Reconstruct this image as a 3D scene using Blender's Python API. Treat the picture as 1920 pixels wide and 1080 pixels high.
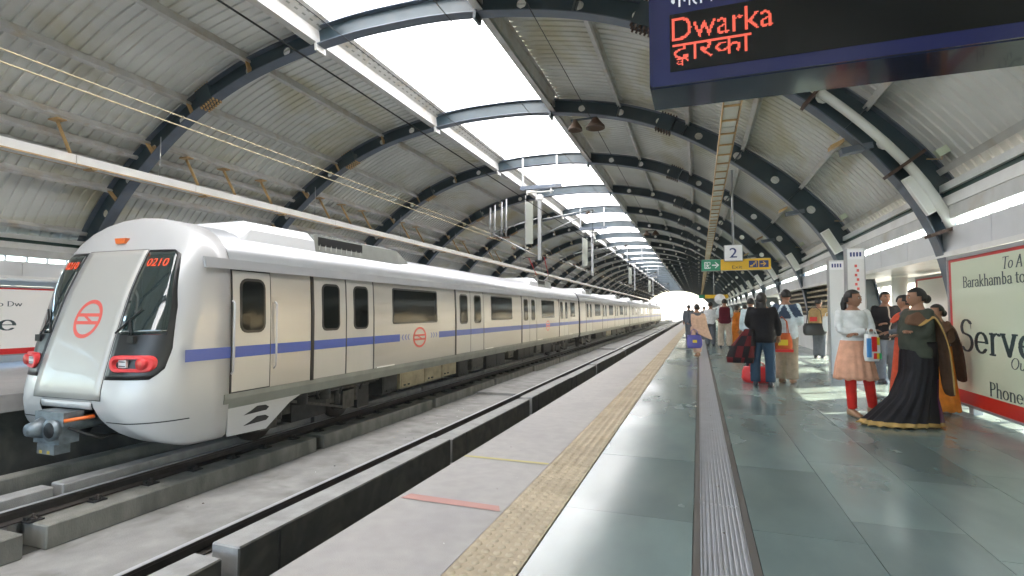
import bpy, bmesh, math, random
import numpy as np
from mathutils import Vector, Matrix
random.seed(7)
SC = bpy.context.scene
for _o in list(bpy.data.objects):
    bpy.data.objects.remove(_o)
COL = SC.collection
R = math.radians

# ------------------------------------------------------------------ camera
H = 1.32
cam = bpy.data.cameras.new('camera')
cam.sensor_width = 36; cam.lens = 992 / 1920 * 36
cam.clip_start = 0.05; cam.clip_end = 3000
co = bpy.data.objects.new('camera', cam); COL.objects.link(co)
co.location = (0, 0, H)
co.rotation_euler = (R(90 + 2.6), 0, math.atan(350 / 992))
SC.camera = co
# ------------------------------------------------------------------ light
SUN_V = Vector((1, 0.65, 0.585)).normalized()           # towards the sun
el = math.asin(SUN_V.z)
w = bpy.data.worlds.new('World'); SC.world = w; w.use_nodes = True
nt = w.node_tree; nt.nodes.clear()
sky = nt.nodes.new('ShaderNodeTexSky'); sky.sky_type = 'NISHITA'; sky.sun_disc = False
sky.sun_elevation = el; sky.sun_rotation = math.atan2(SUN_V.x, SUN_V.y)
sky.air_density = 1.0; sky.dust_density = 1.5; sky.ozone_density = 1.0
bg = nt.nodes.new('ShaderNodeBackground'); bg.inputs[1].default_value = 0.15
ow = nt.nodes.new('ShaderNodeOutputWorld')
nt.links.new(sky.outputs[0], bg.inputs[0]); nt.links.new(bg.outputs[0], ow.inputs[0])
sl = bpy.data.lights.new('sun', 'SUN'); sl.energy = 5.0; sl.angle = R(0.5); sl.color = (1.0, .87, .68)
so = bpy.data.objects.new('sun', sl); COL.objects.link(so)
so.rotation_euler = (-SUN_V).to_track_quat('-Z', 'Y').to_euler()
SC.view_settings.view_transform = 'Standard'; SC.view_settings.look = 'None'
SC.view_settings.gamma = 1; SC.view_settings.use_curve_mapping = False
SC.view_settings.exposure = 3.4
SC.cycles.max_bounces = 10; SC.cycles.diffuse_bounces = 5; SC.cycles.glossy_bounces = 4
SC.cycles.transmission_bounces = 6; SC.cycles.transparent_max_bounces = 12
SC.cycles.use_denoising = True
SC.cycles.sample_clamp_indirect = 8
SC.cycles.caustics_reflective = False; SC.cycles.caustics_refractive = False

# ------------------------------------------------------------------ materials
def mat(name, col, rough=.5, metal=0., var=.0, vs=3., stain=None, sa=0., ss=1.5, bump=0., bs=40., rand=0., spec=.5, coat=0., stretch=(1, 1, 1), rv=0.):
    m = bpy.data.materials.new(name); m.use_nodes = True
    t = m.node_tree; b = t.nodes['Principled BSDF']
    b.inputs['Roughness'].default_value = rough; b.inputs['Metallic'].default_value = metal
    b.inputs['Specular IOR Level'].default_value = spec; b.inputs['Coat Weight'].default_value = coat
    c = (*col, 1)
    b.inputs['Base Color'].default_value = c
    src = None
    tc = t.nodes.new('ShaderNodeNewGeometry'); mp = t.nodes.new('ShaderNodeMapping')
    mp.inputs['Scale'].default_value = stretch
    t.links.new(tc.outputs['Position'], mp.inputs[0])
    def noise(s, d=6, dis=0.):
        n = t.nodes.new('ShaderNodeTexNoise'); n.inputs['Scale'].default_value = s; n.inputs['Detail'].default_value = d
        n.inputs['Distortion'].default_value = dis
        t.links.new(mp.outputs[0], n.inputs[0]); return n
    if var:
        n = noise(vs); r = t.nodes.new('ShaderNodeValToRGB')
        r.color_ramp.elements[0].position = .3; r.color_ramp.elements[1].position = .7
        r.color_ramp.elements[0].color = (*[x * (1 - var) for x in col], 1)
        r.color_ramp.elements[1].color = (*[min(1, x * (1 + var)) for x in col], 1)
        t.links.new(n.outputs[0], r.inputs[0]); src = r.outputs[0]
    if stain:
        n = noise(ss, 8, .6); r = t.nodes.new('ShaderNodeValToRGB')
        r.color_ramp.elements[0].position = .5; r.color_ramp.elements[1].position = .72
        r.color_ramp.elements[0].color = (0, 0, 0, 1); r.color_ramp.elements[1].color = (sa, sa, sa, 1)
        t.links.new(n.outputs[0], r.inputs[0])
        mx = t.nodes.new('ShaderNodeMixRGB'); mx.inputs[2].default_value = (*stain, 1); mx.inputs[1].default_value = c
        t.links.new(r.outputs[0], mx.inputs[0])
        if src: t.links.new(src, mx.inputs[1])
        src = mx.outputs[0]
    if rand:
        oi = t.nodes.new('ShaderNodeObjectInfo'); mr = t.nodes.new('ShaderNodeMapRange')
        mr.inputs[3].default_value = 1 - rand; mr.inputs[4].default_value = 1 + rand
        t.links.new(oi.outputs['Random'], mr.inputs[0])
        hs = t.nodes.new('ShaderNodeHueSaturation'); hs.inputs['Color'].default_value = c
        t.links.new(mr.outputs[0], hs.inputs['Value'])
        if src: t.links.new(src, hs.inputs['Color'])
        src = hs.outputs[0]
    if src: t.links.new(src, b.inputs['Base Color'])
    if rv:
        n = noise(vs * .8, 6); mr = t.nodes.new('ShaderNodeMapRange')
        mr.inputs[1].default_value = .3; mr.inputs[2].default_value = .7
        mr.inputs[3].default_value = max(.02, rough - rv); mr.inputs[4].default_value = rough + rv
        t.links.new(n.outputs[0], mr.inputs[0]); t.links.new(mr.outputs[0], b.inputs['Roughness'])
    if bump:
        n = noise(bs, 4); bp = t.nodes.new('ShaderNodeBump'); bp.inputs['Strength'].default_value = bump
        bp.inputs['Distance'].default_value = .01
        t.links.new(n.outputs[0], bp.inputs['Height']); t.links.new(bp.outputs[0], b.inputs['Normal'])
    return m
def emit(name, col, s):
    m = mat(name, (.02, .01, .01), .4); b = m.node_tree.nodes['Principled BSDF']
    b.inputs['Emission Color'].default_value = (*col, 1); b.inputs['Emission Strength'].default_value = s
    return m
def glassy(name, col, frac):                                # thin clear glass: mostly lets light through
    m = bpy.data.materials.new(name); m.use_nodes = True; t = m.node_tree; t.nodes.clear()
    o = t.nodes.new('ShaderNodeOutputMaterial'); g = t.nodes.new('ShaderNodeBsdfGlossy'); g.inputs['Roughness'].default_value = .05
    tr = t.nodes.new('ShaderNodeBsdfTransparent'); tr.inputs[0].default_value = (*col, 1)
    mx = t.nodes.new('ShaderNodeMixShader'); mx.inputs[0].default_value = frac
    t.links.new(tr.outputs[0], mx.inputs[1]); t.links.new(g.outputs[0], mx.inputs[2]); t.links.new(mx.outputs[0], o.inputs[0])
    return m
def translucent(name, col, clear=.0):
    m = bpy.data.materials.new(name); m.use_nodes = True; t = m.node_tree; t.nodes.clear()
    o = t.nodes.new('ShaderNodeOutputMaterial'); a = t.nodes.new('ShaderNodeBsdfTranslucent'); a.inputs[0].default_value = (*col, 1)
    d = t.nodes.new('ShaderNodeBsdfDiffuse'); d.inputs[0].default_value = (*col, 1)
    mx = t.nodes.new('ShaderNodeMixShader'); mx.inputs[0].default_value = .12
    t.links.new(a.outputs[0], mx.inputs[1]); t.links.new(d.outputs[0], mx.inputs[2])
    tr = t.nodes.new('ShaderNodeBsdfTransparent'); m2 = t.nodes.new('ShaderNodeMixShader'); m2.inputs[0].default_value = clear
    t.links.new(mx.outputs[0], m2.inputs[1]); t.links.new(tr.outputs[0], m2.inputs[2]); t.links.new(m2.outputs[0], o.inputs[0])
    return m
M = dict(
    rib=mat('arch paint', (.026, .046, .058), .38, 0, .2, 2, stain=(.06, .06, .055), sa=.35, ss=2),
    flange=mat('arch flange paint', (.10, .125, .165), .42, 0, .2, 2, stain=(.16, .14, .11), sa=.4, ss=2),  # paler and bluer than the web: skylight glow put into the colour
    sheet=mat('roof sheet', (.64, .65, .62), .5, .0, .1, .8, stain=(.46, .42, .24), sa=.85, ss=.6, stretch=(1, .6, 1)),
    purlin=mat('purlin steel', (.50, .50, .485), .42, .0, .12, 3, stain=(.38, .29, .16), sa=.5, ss=2.2),
    tan=mat('tan bracket', (.50, .33, .15), .5, 0, .2, 5),
    skyl=translucent('skylight sheet', (.93, .94, .95), .0),
    white=mat('white paint', (.76, .76, .74), .4, 0, .05, 2, stain=(.45, .40, .30), sa=.3, ss=1.2),
    wpanel=mat('white wall panel', (.64, .65, .66), .45, 0, .05, 2, stain=(.42, .40, .33), sa=.25, ss=.9),
    green=mat('dark green trim', (.02, .055, .045), .45),
    conc=mat('grey concrete', (.30, .295, .285), .8, 0, .14, 5, stain=(.17, .165, .15), sa=.6, ss=2.2, bump=.5, bs=90),
    concd=mat('weathered concrete', (.21, .205, .18), .85, 0, .25, 4, stain=(.10, .10, .085), sa=.8, ss=2.5, bump=.6, bs=60, stretch=(1, 1, .4)),
    floorc=mat('trackbed concrete', (.265, .258, .245), .85, 0, .18, 3, stain=(.13, .125, .11), sa=.7, ss=1.6, bump=.6, bs=70),
    apron=mat('platform edge concrete', (.345, .325, .31), .62, 0, .07, 9, stain=(.27, .25, .25), sa=.5, ss=1.1, bump=.35, bs=160),
    stone=mat('green slate floor', (.138, .180, .174), .23, 0, .24, 1.3, stretch=(1, .45, 1), rand=.13, spec=.55, rv=.10, bump=.07, bs=7),
    joint=mat('tile joint', (.10, .11, .105), .6),
    tact=mat('tactile tile', (.42, .345, .245), .85, 0, .1, 12, rand=.09, stain=(.30, .24, .15), sa=.4, ss=3),
    alu=mat('ribbed aluminium', (.50, .51, .55), .33, .55, .08, 5, stain=(.32, .31, .30), sa=.4, ss=5),
    darkm=mat('dark metal frame', (.11, .10, .09), .5, .4),
    rail=mat('rusty rail', (.035, .028, .024), .6, .2, .3, 8), railtop=mat('polished rail head', (.50, .50, .52), .45, .6),
    black=mat('matt black', (.008, .008, .009), .6), blackg=mat('black rubber gasket', (.012, .012, .013), .35),
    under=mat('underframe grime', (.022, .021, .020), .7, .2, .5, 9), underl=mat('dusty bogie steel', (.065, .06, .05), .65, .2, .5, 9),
    tanbox=mat('tan equipment box', (.30, .25, .16), .6, 0, .25, 5),
    steel=mat('stainless train side', (.44, .43, .415), .34, .55, .03, 2, stretch=(1, .3, 2), stain=(.38, .35, .31), sa=.5, ss=.8),
    doorp=mat('painted train door', (.47, .465, .45), .38, .3, .02, 2),
    nose=mat('pearl grey cab moulding', (.47, .47, .475), .34, .10, .03, 1, coat=.15), panel=mat('cab centre door', (.41, .405, .385), .36, .1, .03, 1, coat=.3),
    roofm=mat('train roof', (.46, .47, .49), .36, .45, .06, 2), roofw=mat('white roof fairing', (.74, .75, .77), .35, .1, .03, 2),
    sill=mat('train sill', (.23, .24, .22), .5, .2, .12, 3),
    glass=mat('dark train glass', (.008, .010, .010), .10, 0, spec=.22), wind=mat('cab windscreen', (.022, .034, .034), .04, 0, spec=.9, coat=.6),
    blue=mat('blue stripe film', (.05, .095, .40), .38, 0), red=mat('red paint', (.70, .05, .055), .38), redl=mat('red logo film', (.64, .10, .08), .4),
    lamp=mat('headlamp lens', (.75, .75, .75), .15, .3), orange=mat('orange marker lens', (.75, .16, .03), .3),
    coup=mat('coupler casting', (.21, .24, .26), .45, .5, .3, 8), yellow=mat('yellow paint', (.60, .43, .06), .5),
    navy=mat('navy sign casing', (.014, .016, .065), .22, 0, coat=.5), navyg=mat('glossy sign underside', (.012, .018, .045), .12, .0, spec=.5, coat=.25),
    screen=mat('led screen', (.006, .006, .006), .2), led=emit('red led', (1, .13, .07), .10), orled=emit('orange led', (1, .10, .03), .12),
    wtext=mat('white lettering', (.75, .75, .78), .4),
    bb=mat('poster pale green', (.62, .68, .52), .28, 0, .03, .6, coat=.35), bbred=mat('poster red border', (.56, .012, .012), .32, coat=.3), ink=mat('poster ink', (.02, .045, .05), .5),
    bbw=mat('poster pale paper', (.80, .78, .74), .35),
    pole=mat('galvanised tube', (.36, .37, .38), .4, .5), sgreen=mat('sign green', (.01, .22, .11), .4), syell=mat('sign yellow', (.72, .42, .01), .4), sblue=mat('sign blue', (.015, .03, .16), .4),
    wire=mat('black cable', (.015, .015, .016), .5), copper=mat('tan contact wire', (.55, .45, .28), .4),
    frost=translucent('frosted clerestory glazing', (.80, .88, .93), .0), grime=mat('soot stained concrete', (.055, .054, .047), .85, 0, .3, 4, stain=(.12, .115, .09), sa=.6, ss=3), clear=glassy('clear glazing', (.95, .97, .97), .08), cover=translucent('grey lamp cover', (.52, .54, .50), .1), brown=mat('brown enamel', (.09, .055, .035), .5),  # the dark concrete tone carries shade as well as stains
    ground=mat('dusty ground', (.20, .17, .13), .9, 0, .3, .02), parapet=mat('viaduct parapet', (.42, .41, .38), .8, 0, .1, 2),
    rust=mat('rust brown clamp', (.07, .04, .03), .7), redfade=mat('faded red paint', (.42, .21, .18), .6), yelfade=mat('worn yellow line', (.46, .40, .16), .6),
)

M['glass'].node_tree.nodes['Principled BSDF'].inputs['IOR'].default_value = 1.22
# ------------------------------------------------------------------ mesh helpers
class MB:
    def __init__(s): s.v = []; s.f = []; s.m = []; s.mats = []; s.sm = []
    def mi(s, m):
        if m not in s.mats: s.mats.append(m)
        return s.mats.index(m)
    def add(s, vs, fs, m, smooth=False):
        k = len(s.v); s.v += [tuple(p) for p in vs]; i = s.mi(m)
        for f in fs: s.f.append(tuple(k + j for j in f)); s.m.append(i); s.sm.append(smooth)
        return s
    def box(s, x0, x1, y0, y1, z0, z1, m, skip=()):
        vs = [(x, y, z) for z in (z0, z1) for y in (y0, y1) for x in (x0, x1)]
        fs = dict(b=(0, 2, 3, 1), t=(4, 5, 7, 6), f=(0, 1, 5, 4), k=(2, 6, 7, 3), l=(0, 4, 6, 2), r=(1, 3, 7, 5))
        return s.add(vs, [f for k, f in fs.items() if k not in skip], m)
    def obox(s, c, ax, ay, az, m):                              # oriented box: centre and three half-axis vectors
        c, ax, ay, az = map(Vector, (c, ax, ay, az))
        vs = [c + i * ax + j * ay + k * az for k in (-1, 1) for j in (-1, 1) for i in (-1, 1)]
        return s.add(vs, [(0, 2, 3, 1), (4, 5, 7, 6), (0, 1, 5, 4), (2, 6, 7, 3), (0, 4, 6, 2), (1, 3, 7, 5)], m)
    def bar(s, p, q, wd, ht, m, up=(0, 0, 1)):                  # rectangular bar from p to q
        p, q = Vector(p), Vector(q); d = (q - p); L = d.length; d.normalize()
        u = Vector(up); a = d.cross(u)
        if a.length < 1e-4: a = d.cross(Vector((1, 0, 0)))
        a.normalize(); b = a.cross(d)
        return s.obox((p + q) / 2, d * L / 2, a * wd / 2, b * ht / 2, m)
    def tube(s, pts, rad, m, n=8, caps=True, smooth=True, ell=None):
        pts = [Vector(p) for p in pts]; N = len(pts)
        rad = rad if hasattr(rad, '__len__') else [rad] * N
        vs = []; ref = None
        for i, p in enumerate(pts):
            d = (pts[min(i + 1, N - 1)] - pts[max(i - 1, 0)]).normalized()
            if ref is None:
                ref = d.cross(Vector((0, 1, 0)) if abs(d.y) < .9 else Vector((1, 0, 0))).normalized()
            ref = (ref - d * ref.dot(d)).normalized(); b = d.cross(ref)
            ex, ey = (1, 1) if ell is None else ell
            for k in range(n):
                a = 2 * math.pi * k / n
                vs.append(p + ref * math.cos(a) * rad[i] * ex + b * math.sin(a) * rad[i] * ey)
        fs = [(i * n + k, i * n + (k + 1) % n, (i + 1) * n + (k + 1) % n, (i + 1) * n + k) for i in range(N - 1) for k in range(n)]
        if caps: fs += [tuple(range(n))[::-1], tuple((N - 1) * n + k for k in range(n))]
        return s.add(vs, fs, m, smooth)
    def rings(s, rs, m, smooth=True, cap0=True, cap1=True):    # list of closed rings with the same count
        n = len(rs[0]); vs = [p for r in rs for p in r]
        fs = [(i * n + k, i * n + (k + 1) % n, (i + 1) * n + (k + 1) % n, (i + 1) * n + k) for i in range(len(rs) - 1) for k in range(n)]
        if cap0: fs.append(tuple(range(n))[::-1])
        if cap1: fs.append(tuple((len(rs) - 1) * n + k for k in range(n)))
        return s.add(vs, fs, m, smooth)
    def ball(s, c, r, m, n=12, k=8):
        c = Vector(c); r = r if hasattr(r, '__len__') else (r, r, r)
        rs = []
        for i in range(1, k):
            a = math.pi * i / k
            rs.append([(c.x + r[0] * math.sin(a) * math.cos(2 * math.pi * j / n), c.y + r[1] * math.sin(a) * math.sin(2 * math.pi * j / n), c.z - r[2] * math.cos(a)) for j in range(n)])
        k0 = len(s.v)
        s.rings(rs, m, True, False, False)
        s.v += [(c.x, c.y, c.z - r[2]), (c.x, c.y, c.z + r[2])]; i = s.mi(m); b = len(s.v) - 2; L = k0 + (k - 2) * n
        for j in range(n):
            s.f.append((b, k0 + (j + 1) % n, k0 + j)); s.m.append(i); s.sm.append(True)
            s.f.append((b + 1, L + j, L + (j + 1) % n)); s.m.append(i); s.sm.append(True)
        return s
    def prism(s, poly, axis, a0, a1, m):                        # poly in the plane normal to axis ('x': (y,z), 'y': (x,z), 'z': (x,y))
        def P(u, v, a): return (a, u, v) if axis == 'x' else (u, a, v) if axis == 'y' else (u, v, a)
        n = len(poly); vs = [P(u, v, a) for a in (a0, a1) for u, v in poly]
        fs = [(k, (k + 1) % n, n + (k + 1) % n, n + k) for k in range(n)] + [tuple(range(n))[::-1], tuple(range(n, 2 * n))]
        return s.add(vs, fs, m)
    def mesh(s, name):
        me = bpy.data.meshes.new(name); me.from_pydata(s.v, [], s.f)
        for m in s.mats: me.materials.append(m)
        me.polygons.foreach_set('material_index', s.m); me.polygons.foreach_set('use_smooth', s.sm)
        me.update(); return me
    def obj(s, name, parent=None, fix=True, **k):
        me = s.mesh(name)
        if fix:
            b = bmesh.new(); b.from_mesh(me); bmesh.ops.recalc_face_normals(b, faces=b.faces); b.to_mesh(me); b.free()
        return link(name, me, parent, **k)
def link(name, data, parent=None, label=None, cat=None, group=None, kind=None, loc=None):
    o = bpy.data.objects.new(name, data); COL.objects.link(o)
    if parent: o.parent = parent
    if label: o['label'] = label
    if cat: o['category'] = cat
    if group: o['group'] = group
    if kind: o['kind'] = kind
    if loc: o.location = loc
    return o
def thing(name, label, cat, loc=(0, 0, 0), rz=0, group=None):
    o = link(name, None, None, label, cat, group, None, loc); o.rotation_euler = (0, 0, rz); return o
def struct(name, label=None, loc=(0, 0, 0)):
    return link(name, None, None, label, None, None, 'structure', loc)
KIDS = {}
def dup(o, parent=None, loc=None, label=None):
    KIDS.clear()
    for c in bpy.data.objects:
        if c.parent: KIDS.setdefault(c.parent.name, []).append(c)
    def go(a, par):
        c = a.copy(); COL.objects.link(c)
        if par: c.parent = par
        for ch in KIDS.get(a.name, []): go(ch, c)
        return c
    r = go(o, parent)
    if loc: r.location = loc
    if label: r['label'] = label
    return r

# ------------------------------------------------------------------ lettering rasteriser (cells become small square faces)
def grid_mesh(G, cell, ox, oy, place, m, mb):                  # G[row][col] bool, row 0 at the bottom; runs are merged
    for r in range(G.shape[0]):
        row = G[r]; c = 0
        while c < len(row):
            if row[c]:
                e = c
                while e < len(row) and row[e]: e += 1
                x0, x1 = ox + c * cell, ox + e * cell; y0, y1 = oy + r * cell, oy + (r + 1) * cell
                mb.add([place(x0, y0), place(x1, y0), place(x1, y1), place(x0, y1)], [(0, 1, 2, 3)], m)
                c = e
            else: c += 1
def glyph_tris(txt):
    c = bpy.data.curves.new('tmp', 'FONT'); c.body = txt; c.size = 1
    o = bpy.data.objects.new('tmp', c); COL.objects.link(o)
    me = bpy.data.meshes.new_from_object(o.evaluated_get(bpy.context.evaluated_depsgraph_get()))
    me.calc_loop_triangles()
    T = [[tuple(me.vertices[i].co[:2]) for i in t.vertices] for t in me.loop_triangles]
    bpy.data.objects.remove(o); bpy.data.curves.remove(c); bpy.data.meshes.remove(me)
    return T
def raster_tris(T, cell, W, Hh):
    G = np.zeros((int(Hh / cell) + 1, int(W / cell) + 1), bool)
    X, Y = np.meshgrid((np.arange(G.shape[1]) + .5) * cell, (np.arange(G.shape[0]) + .5) * cell)
    for a, b, c in T:
        d = (b[0] - a[0]) * (c[1] - a[1]) - (b[1] - a[1]) * (c[0] - a[0])
        if abs(d) < 1e-12: continue
        s1 = ((b[0] - a[0]) * (Y - a[1]) - (b[1] - a[1]) * (X - a[0])) / d
        s2 = ((c[0] - b[0]) * (Y - b[1]) - (c[1] - b[1]) * (X - b[0])) / d
        s3 = ((a[0] - c[0]) * (Y - c[1]) - (a[1] - c[1]) * (X - c[0])) / d
        G |= (s1 >= 0) & (s2 >= 0) & (s3 >= 0)
    return G
def font_text(mb, txt, w, h, cell, place, m, y0=.0, bold=0):   # text scaled to the box w x h
    T = glyph_tris(txt); xs = [p[0] for t in T for p in t]; ys = [p[1] for t in T for p in t]
    x0, x1, ya, yb = min(xs), max(xs), min(ys), max(ys)
    T = [[((p[0] - x0) / (x1 - x0) * w, (p[1] - ya) / (yb - ya) * h) for p in t] for t in T]
    G = raster_tris(T, cell, w, h)
    for _ in range(bold): G[:, 1:] |= G[:, :-1].copy()
    grid_mesh(G, cell, 0, 0, place, m, mb)
def arc(cx, cy, rx, ry, a0, a1, n=14):
    return [(cx + rx * math.cos(R(a0 + (a1 - a0) * i / n)), cy + ry * math.sin(R(a0 + (a1 - a0) * i / n))) for i in range(n + 1)]
# serif letters: strokes for a broad nib, x-height 0.62, cap height 1; (advance, strokes, serif segments)
def _ser(x, y, h=.11): return [(x - h, y), (x + h, y)]
GL = {
    'S': (.62, [arc(.31, .74, .21, .24, 35, 225) + arc(.31, .27, .22, .26, 60, -145)], [[(.50, .93), (.50, .74)], [(.08, .26), (.08, .05)]]),
    'e': (.56, [arc(.28, .31, .21, .30, 0, 320), [(.09, .33), (.48, .33)]], []),
    'r': (.44, [[(.14, .60), (.14, .0)], arc(.30, .40, .16, .20, 175, 55)], [_ser(.14, .0), [(.04, .6), (.14, .6)]]),
    'v': (.56, [[(.08, .60), (.28, .02)], [(.46, .60), (.28, .02)]], [_ser(.08, .61, .09), _ser(.47, .61, .09)]),
    'T': (.68, [[(.34, .98), (.34, 0)], [(.04, .97), (.64, .97)]], [_ser(.34, .0, .13), [(.04, .97), (.04, .78)], [(.64, .97), (.64, .78)]]),
    'o': (.56, [arc(.28, .31, .21, .30, 0, 360, 24)], []),
    'A': (.72, [[(.33, .98), (.08, 0)], [(.33, .98), (.62, 0)], [(.16, .34), (.50, .34)]], [_ser(.08, 0, .09), _ser(.62, 0, .1)]),
    'B': (.66, [[(.14, .98), (.14, 0)], [(.14, .97), (.3, .97)] + arc(.30, .75, .22, .22, 90, -90) + [(.14, .53)], arc(.32, .27, .25, .27, 90, -90) + [(.14, 0)]], [[(.03, .98), (.14, .98)], [(.03, 0), (.14, 0)]]),
    'a': (.52, [arc(.24, .44, .16, .17, 160, 0) + [(.40, .06), (.48, .02)], arc(.23, .17, .16, .17, 60, 330)], []),
    'k': (.58, [[(.14, 1.), (.14, 0)], [(.46, .58), (.15, .26)], [(.24, .34), (.50, 0)]], [_ser(.14, 0, .1), _ser(.48, 0, .08), _ser(.46, .6, .08), [(.04, 1.), (.14, 1.)]]),
    'h': (.60, [[(.14, 1.), (.14, 0)], arc(.30, .40, .16, .20, 175, 0) + [(.46, 0)]], [_ser(.14, 0, .1), _ser(.46, 0, .1), [(.04, 1.), (.14, 1.)]]),
    'm': (.90, [[(.14, .6), (.14, 0)], arc(.28, .42, .15, .18, 175, 0) + [(.43, 0)], arc(.58, .42, .15, .18, 175, 0) + [(.73, 0)]], [_ser(.14, 0, .08), _ser(.43, 0, .08), _ser(.73, 0, .08), [(.04, .6), (.14, .6)]]),
    'n': (.60, [[(.14, .6), (.14, 0)], arc(.30, .40, .16, .20, 175, 0) + [(.46, 0)]], [_ser(.14, 0, .1), _ser(.46, 0, .1), [(.04, .6), (.14, .6)]]),
    'b': (.58, [[(.14, 1.), (.14, 0)], arc(.27, .31, .18, .30, 150, -150)], [[(.04, 1.), (.14, 1.)]]),
    't': (.38, [[(.16, .80), (.16, .10), (.22, .02), (.32, .04)], [(.04, .6), (.32, .6)]], []),
    'O': (.76, [arc(.38, .49, .31, .49, 0, 360, 30)], []),
    'u': (.60, [[(.12, .6), (.12, .2), (.16, .05), (.26, .01), (.36, .05), (.44, .16)], [(.46, .6), (.46, 0)]], [[(.03, .6), (.12, .6)], [(.37, .6), (.46, .6)], [(.46, 0), (.54, .01)]]),
    'P': (.60, [[(.14, .98), (.14, 0)], [(.14, .97), (.3, .97)] + arc(.30, .73, .23, .24, 90, -90) + [(.14, .49)]], [[(.03, .98), (.14, .98)], _ser(.14, 0, .11)]),
    's': (.46, [arc(.22, .46, .13, .15, 40, 225) + arc(.22, .16, .15, .16, 60, -150)], [[(.35, .6), (.35, .48)], [(.08, .14), (.08, .02)]]),
    'D': (.74, [[(.14, .98), (.14, 0)], [(.14, .97), (.3, .97)] + arc(.30, .49, .34, .48, 90, -90) + [(.14, 0)]], [[(.03, .98), (.14, .98)], [(.03, 0), (.14, 0)]]),
    'w': (.78, [[(.06, .6), (.22, .02)], [(.38, .6), (.22, .02)], [(.38, .6), (.54, .02)], [(.70, .6), (.54, .02)]], [_ser(.06, .61, .06), _ser(.38, .61, .05), _ser(.70, .61, .07)]),
    ' ': (.30, [], []),
}
def serif_text(mb, txt, w, h, cell, place, m, slant=0., nib=.20, thin=.06):
    adv = sum(GL[c][0] for c in txt); sx = w / adv
    G = np.zeros((int(h * 1.12 / cell) + 2, int(w * 1.12 / cell) + 4), bool)
    Yc, Xc = np.mgrid[0:G.shape[0], 0:G.shape[1]]
    X = (Xc + .5) * cell; Y = (Yc + .5) * cell - .03 * h
    x = 0
    for c in txt:
        a, st, se = GL[c]
        for k, lst in ((0, st), (1, se)):
            for pl in lst:
                for (p, q) in zip(pl[:-1], pl[1:]):
                    n = max(2, int(math.hypot(q[0] - p[0], q[1] - p[1]) * h / cell * 1.2))
                    for i in range(n + 1):
                        u = p[0] + (q[0] - p[0]) * i / n; v = p[1] + (q[1] - p[1]) * i / n
                        px = (x + u) * sx + slant * v * h; py = v * h
                        rw = (nib if k == 0 else .03) * h / 2; rh = thin * h / 2
                        G |= ((X - px) / max(rw, cell * .5)) ** 2 + ((Y - py) / max(rh, cell * .5)) ** 2 <= 1
        x += a
    grid_mesh(G, cell, 0, -.03 * h, place, m, mb)

# ================================================================== THE HALL
CX = -6.25; BAY = 5.85; Y1 = 9.9; K0 = -4; K1 = 27             # arches at Y1 + BAY * k
YB = Y1 + BAY * K0; YE = Y1 + BAY * K1
_pp = [(0, 7.62), (1, 7.60), (2, 7.50), (3, 7.34), (4, 7.11), (5, 6.76), (6, 6.26), (7, 5.60), (8, 4.78), (8.8, 3.95), (9.4, 3.12), (9.75, 2.30), (9.93, 1.4), (10.0, .6), (10.02, 0)]
def _cat(P, n=6):
    out = []
    for i in range(len(P) - 1):
        a, b, c, d = P[max(i - 1, 0)], P[i], P[i + 1], P[min(i + 2, len(P) - 1)]
        if i == 0: a = (-1, 7.60)
        for j in range(n):
            t = j / n
            out.append(tuple(.5 * (2 * b[k] + (c[k] - a[k]) * t + (2 * a[k] - 5 * b[k] + 4 * c[k] - d[k]) * t * t + (3 * b[k] - 3 * c[k] + d[k] - a[k]) * t ** 3) for k in (0, 1)))
    return out + [P[-1]]
PR = np.array(_cat(_pp)); SL = np.concatenate([[0], np.cumsum(np.hypot(*np.diff(PR, axis=0).T))]); LTOT = SL[-1]
def s_of_d(d): return float(np.interp(d, PR[:, 0], SL))
def pt(s, n=0., side=1):                                       # point of the arch at arc length s, n metres outside the soffit
    d = np.interp(s, SL, PR[:, 0]); z = np.interp(s, SL, PR[:, 1]); e = .15
    d2, z2 = np.interp(s + e, SL, PR[:, 0]), np.interp(s + e, SL, PR[:, 1]); d1, z1 = np.interp(max(0, s - e), SL, PR[:, 0]), np.interp(max(0, s - e), SL, PR[:, 1])
    tx, tz = d2 - d1, z2 - z1; L = math.hypot(tx, tz); nx, nz = -tz / L, tx / L
    if s < .01: nx, nz = 0, 1
    return CX + side * (d + nx * n), z + nz * n
def depth(s): return .40 + .22 * max(0, (s - 6) / 6.)

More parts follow.
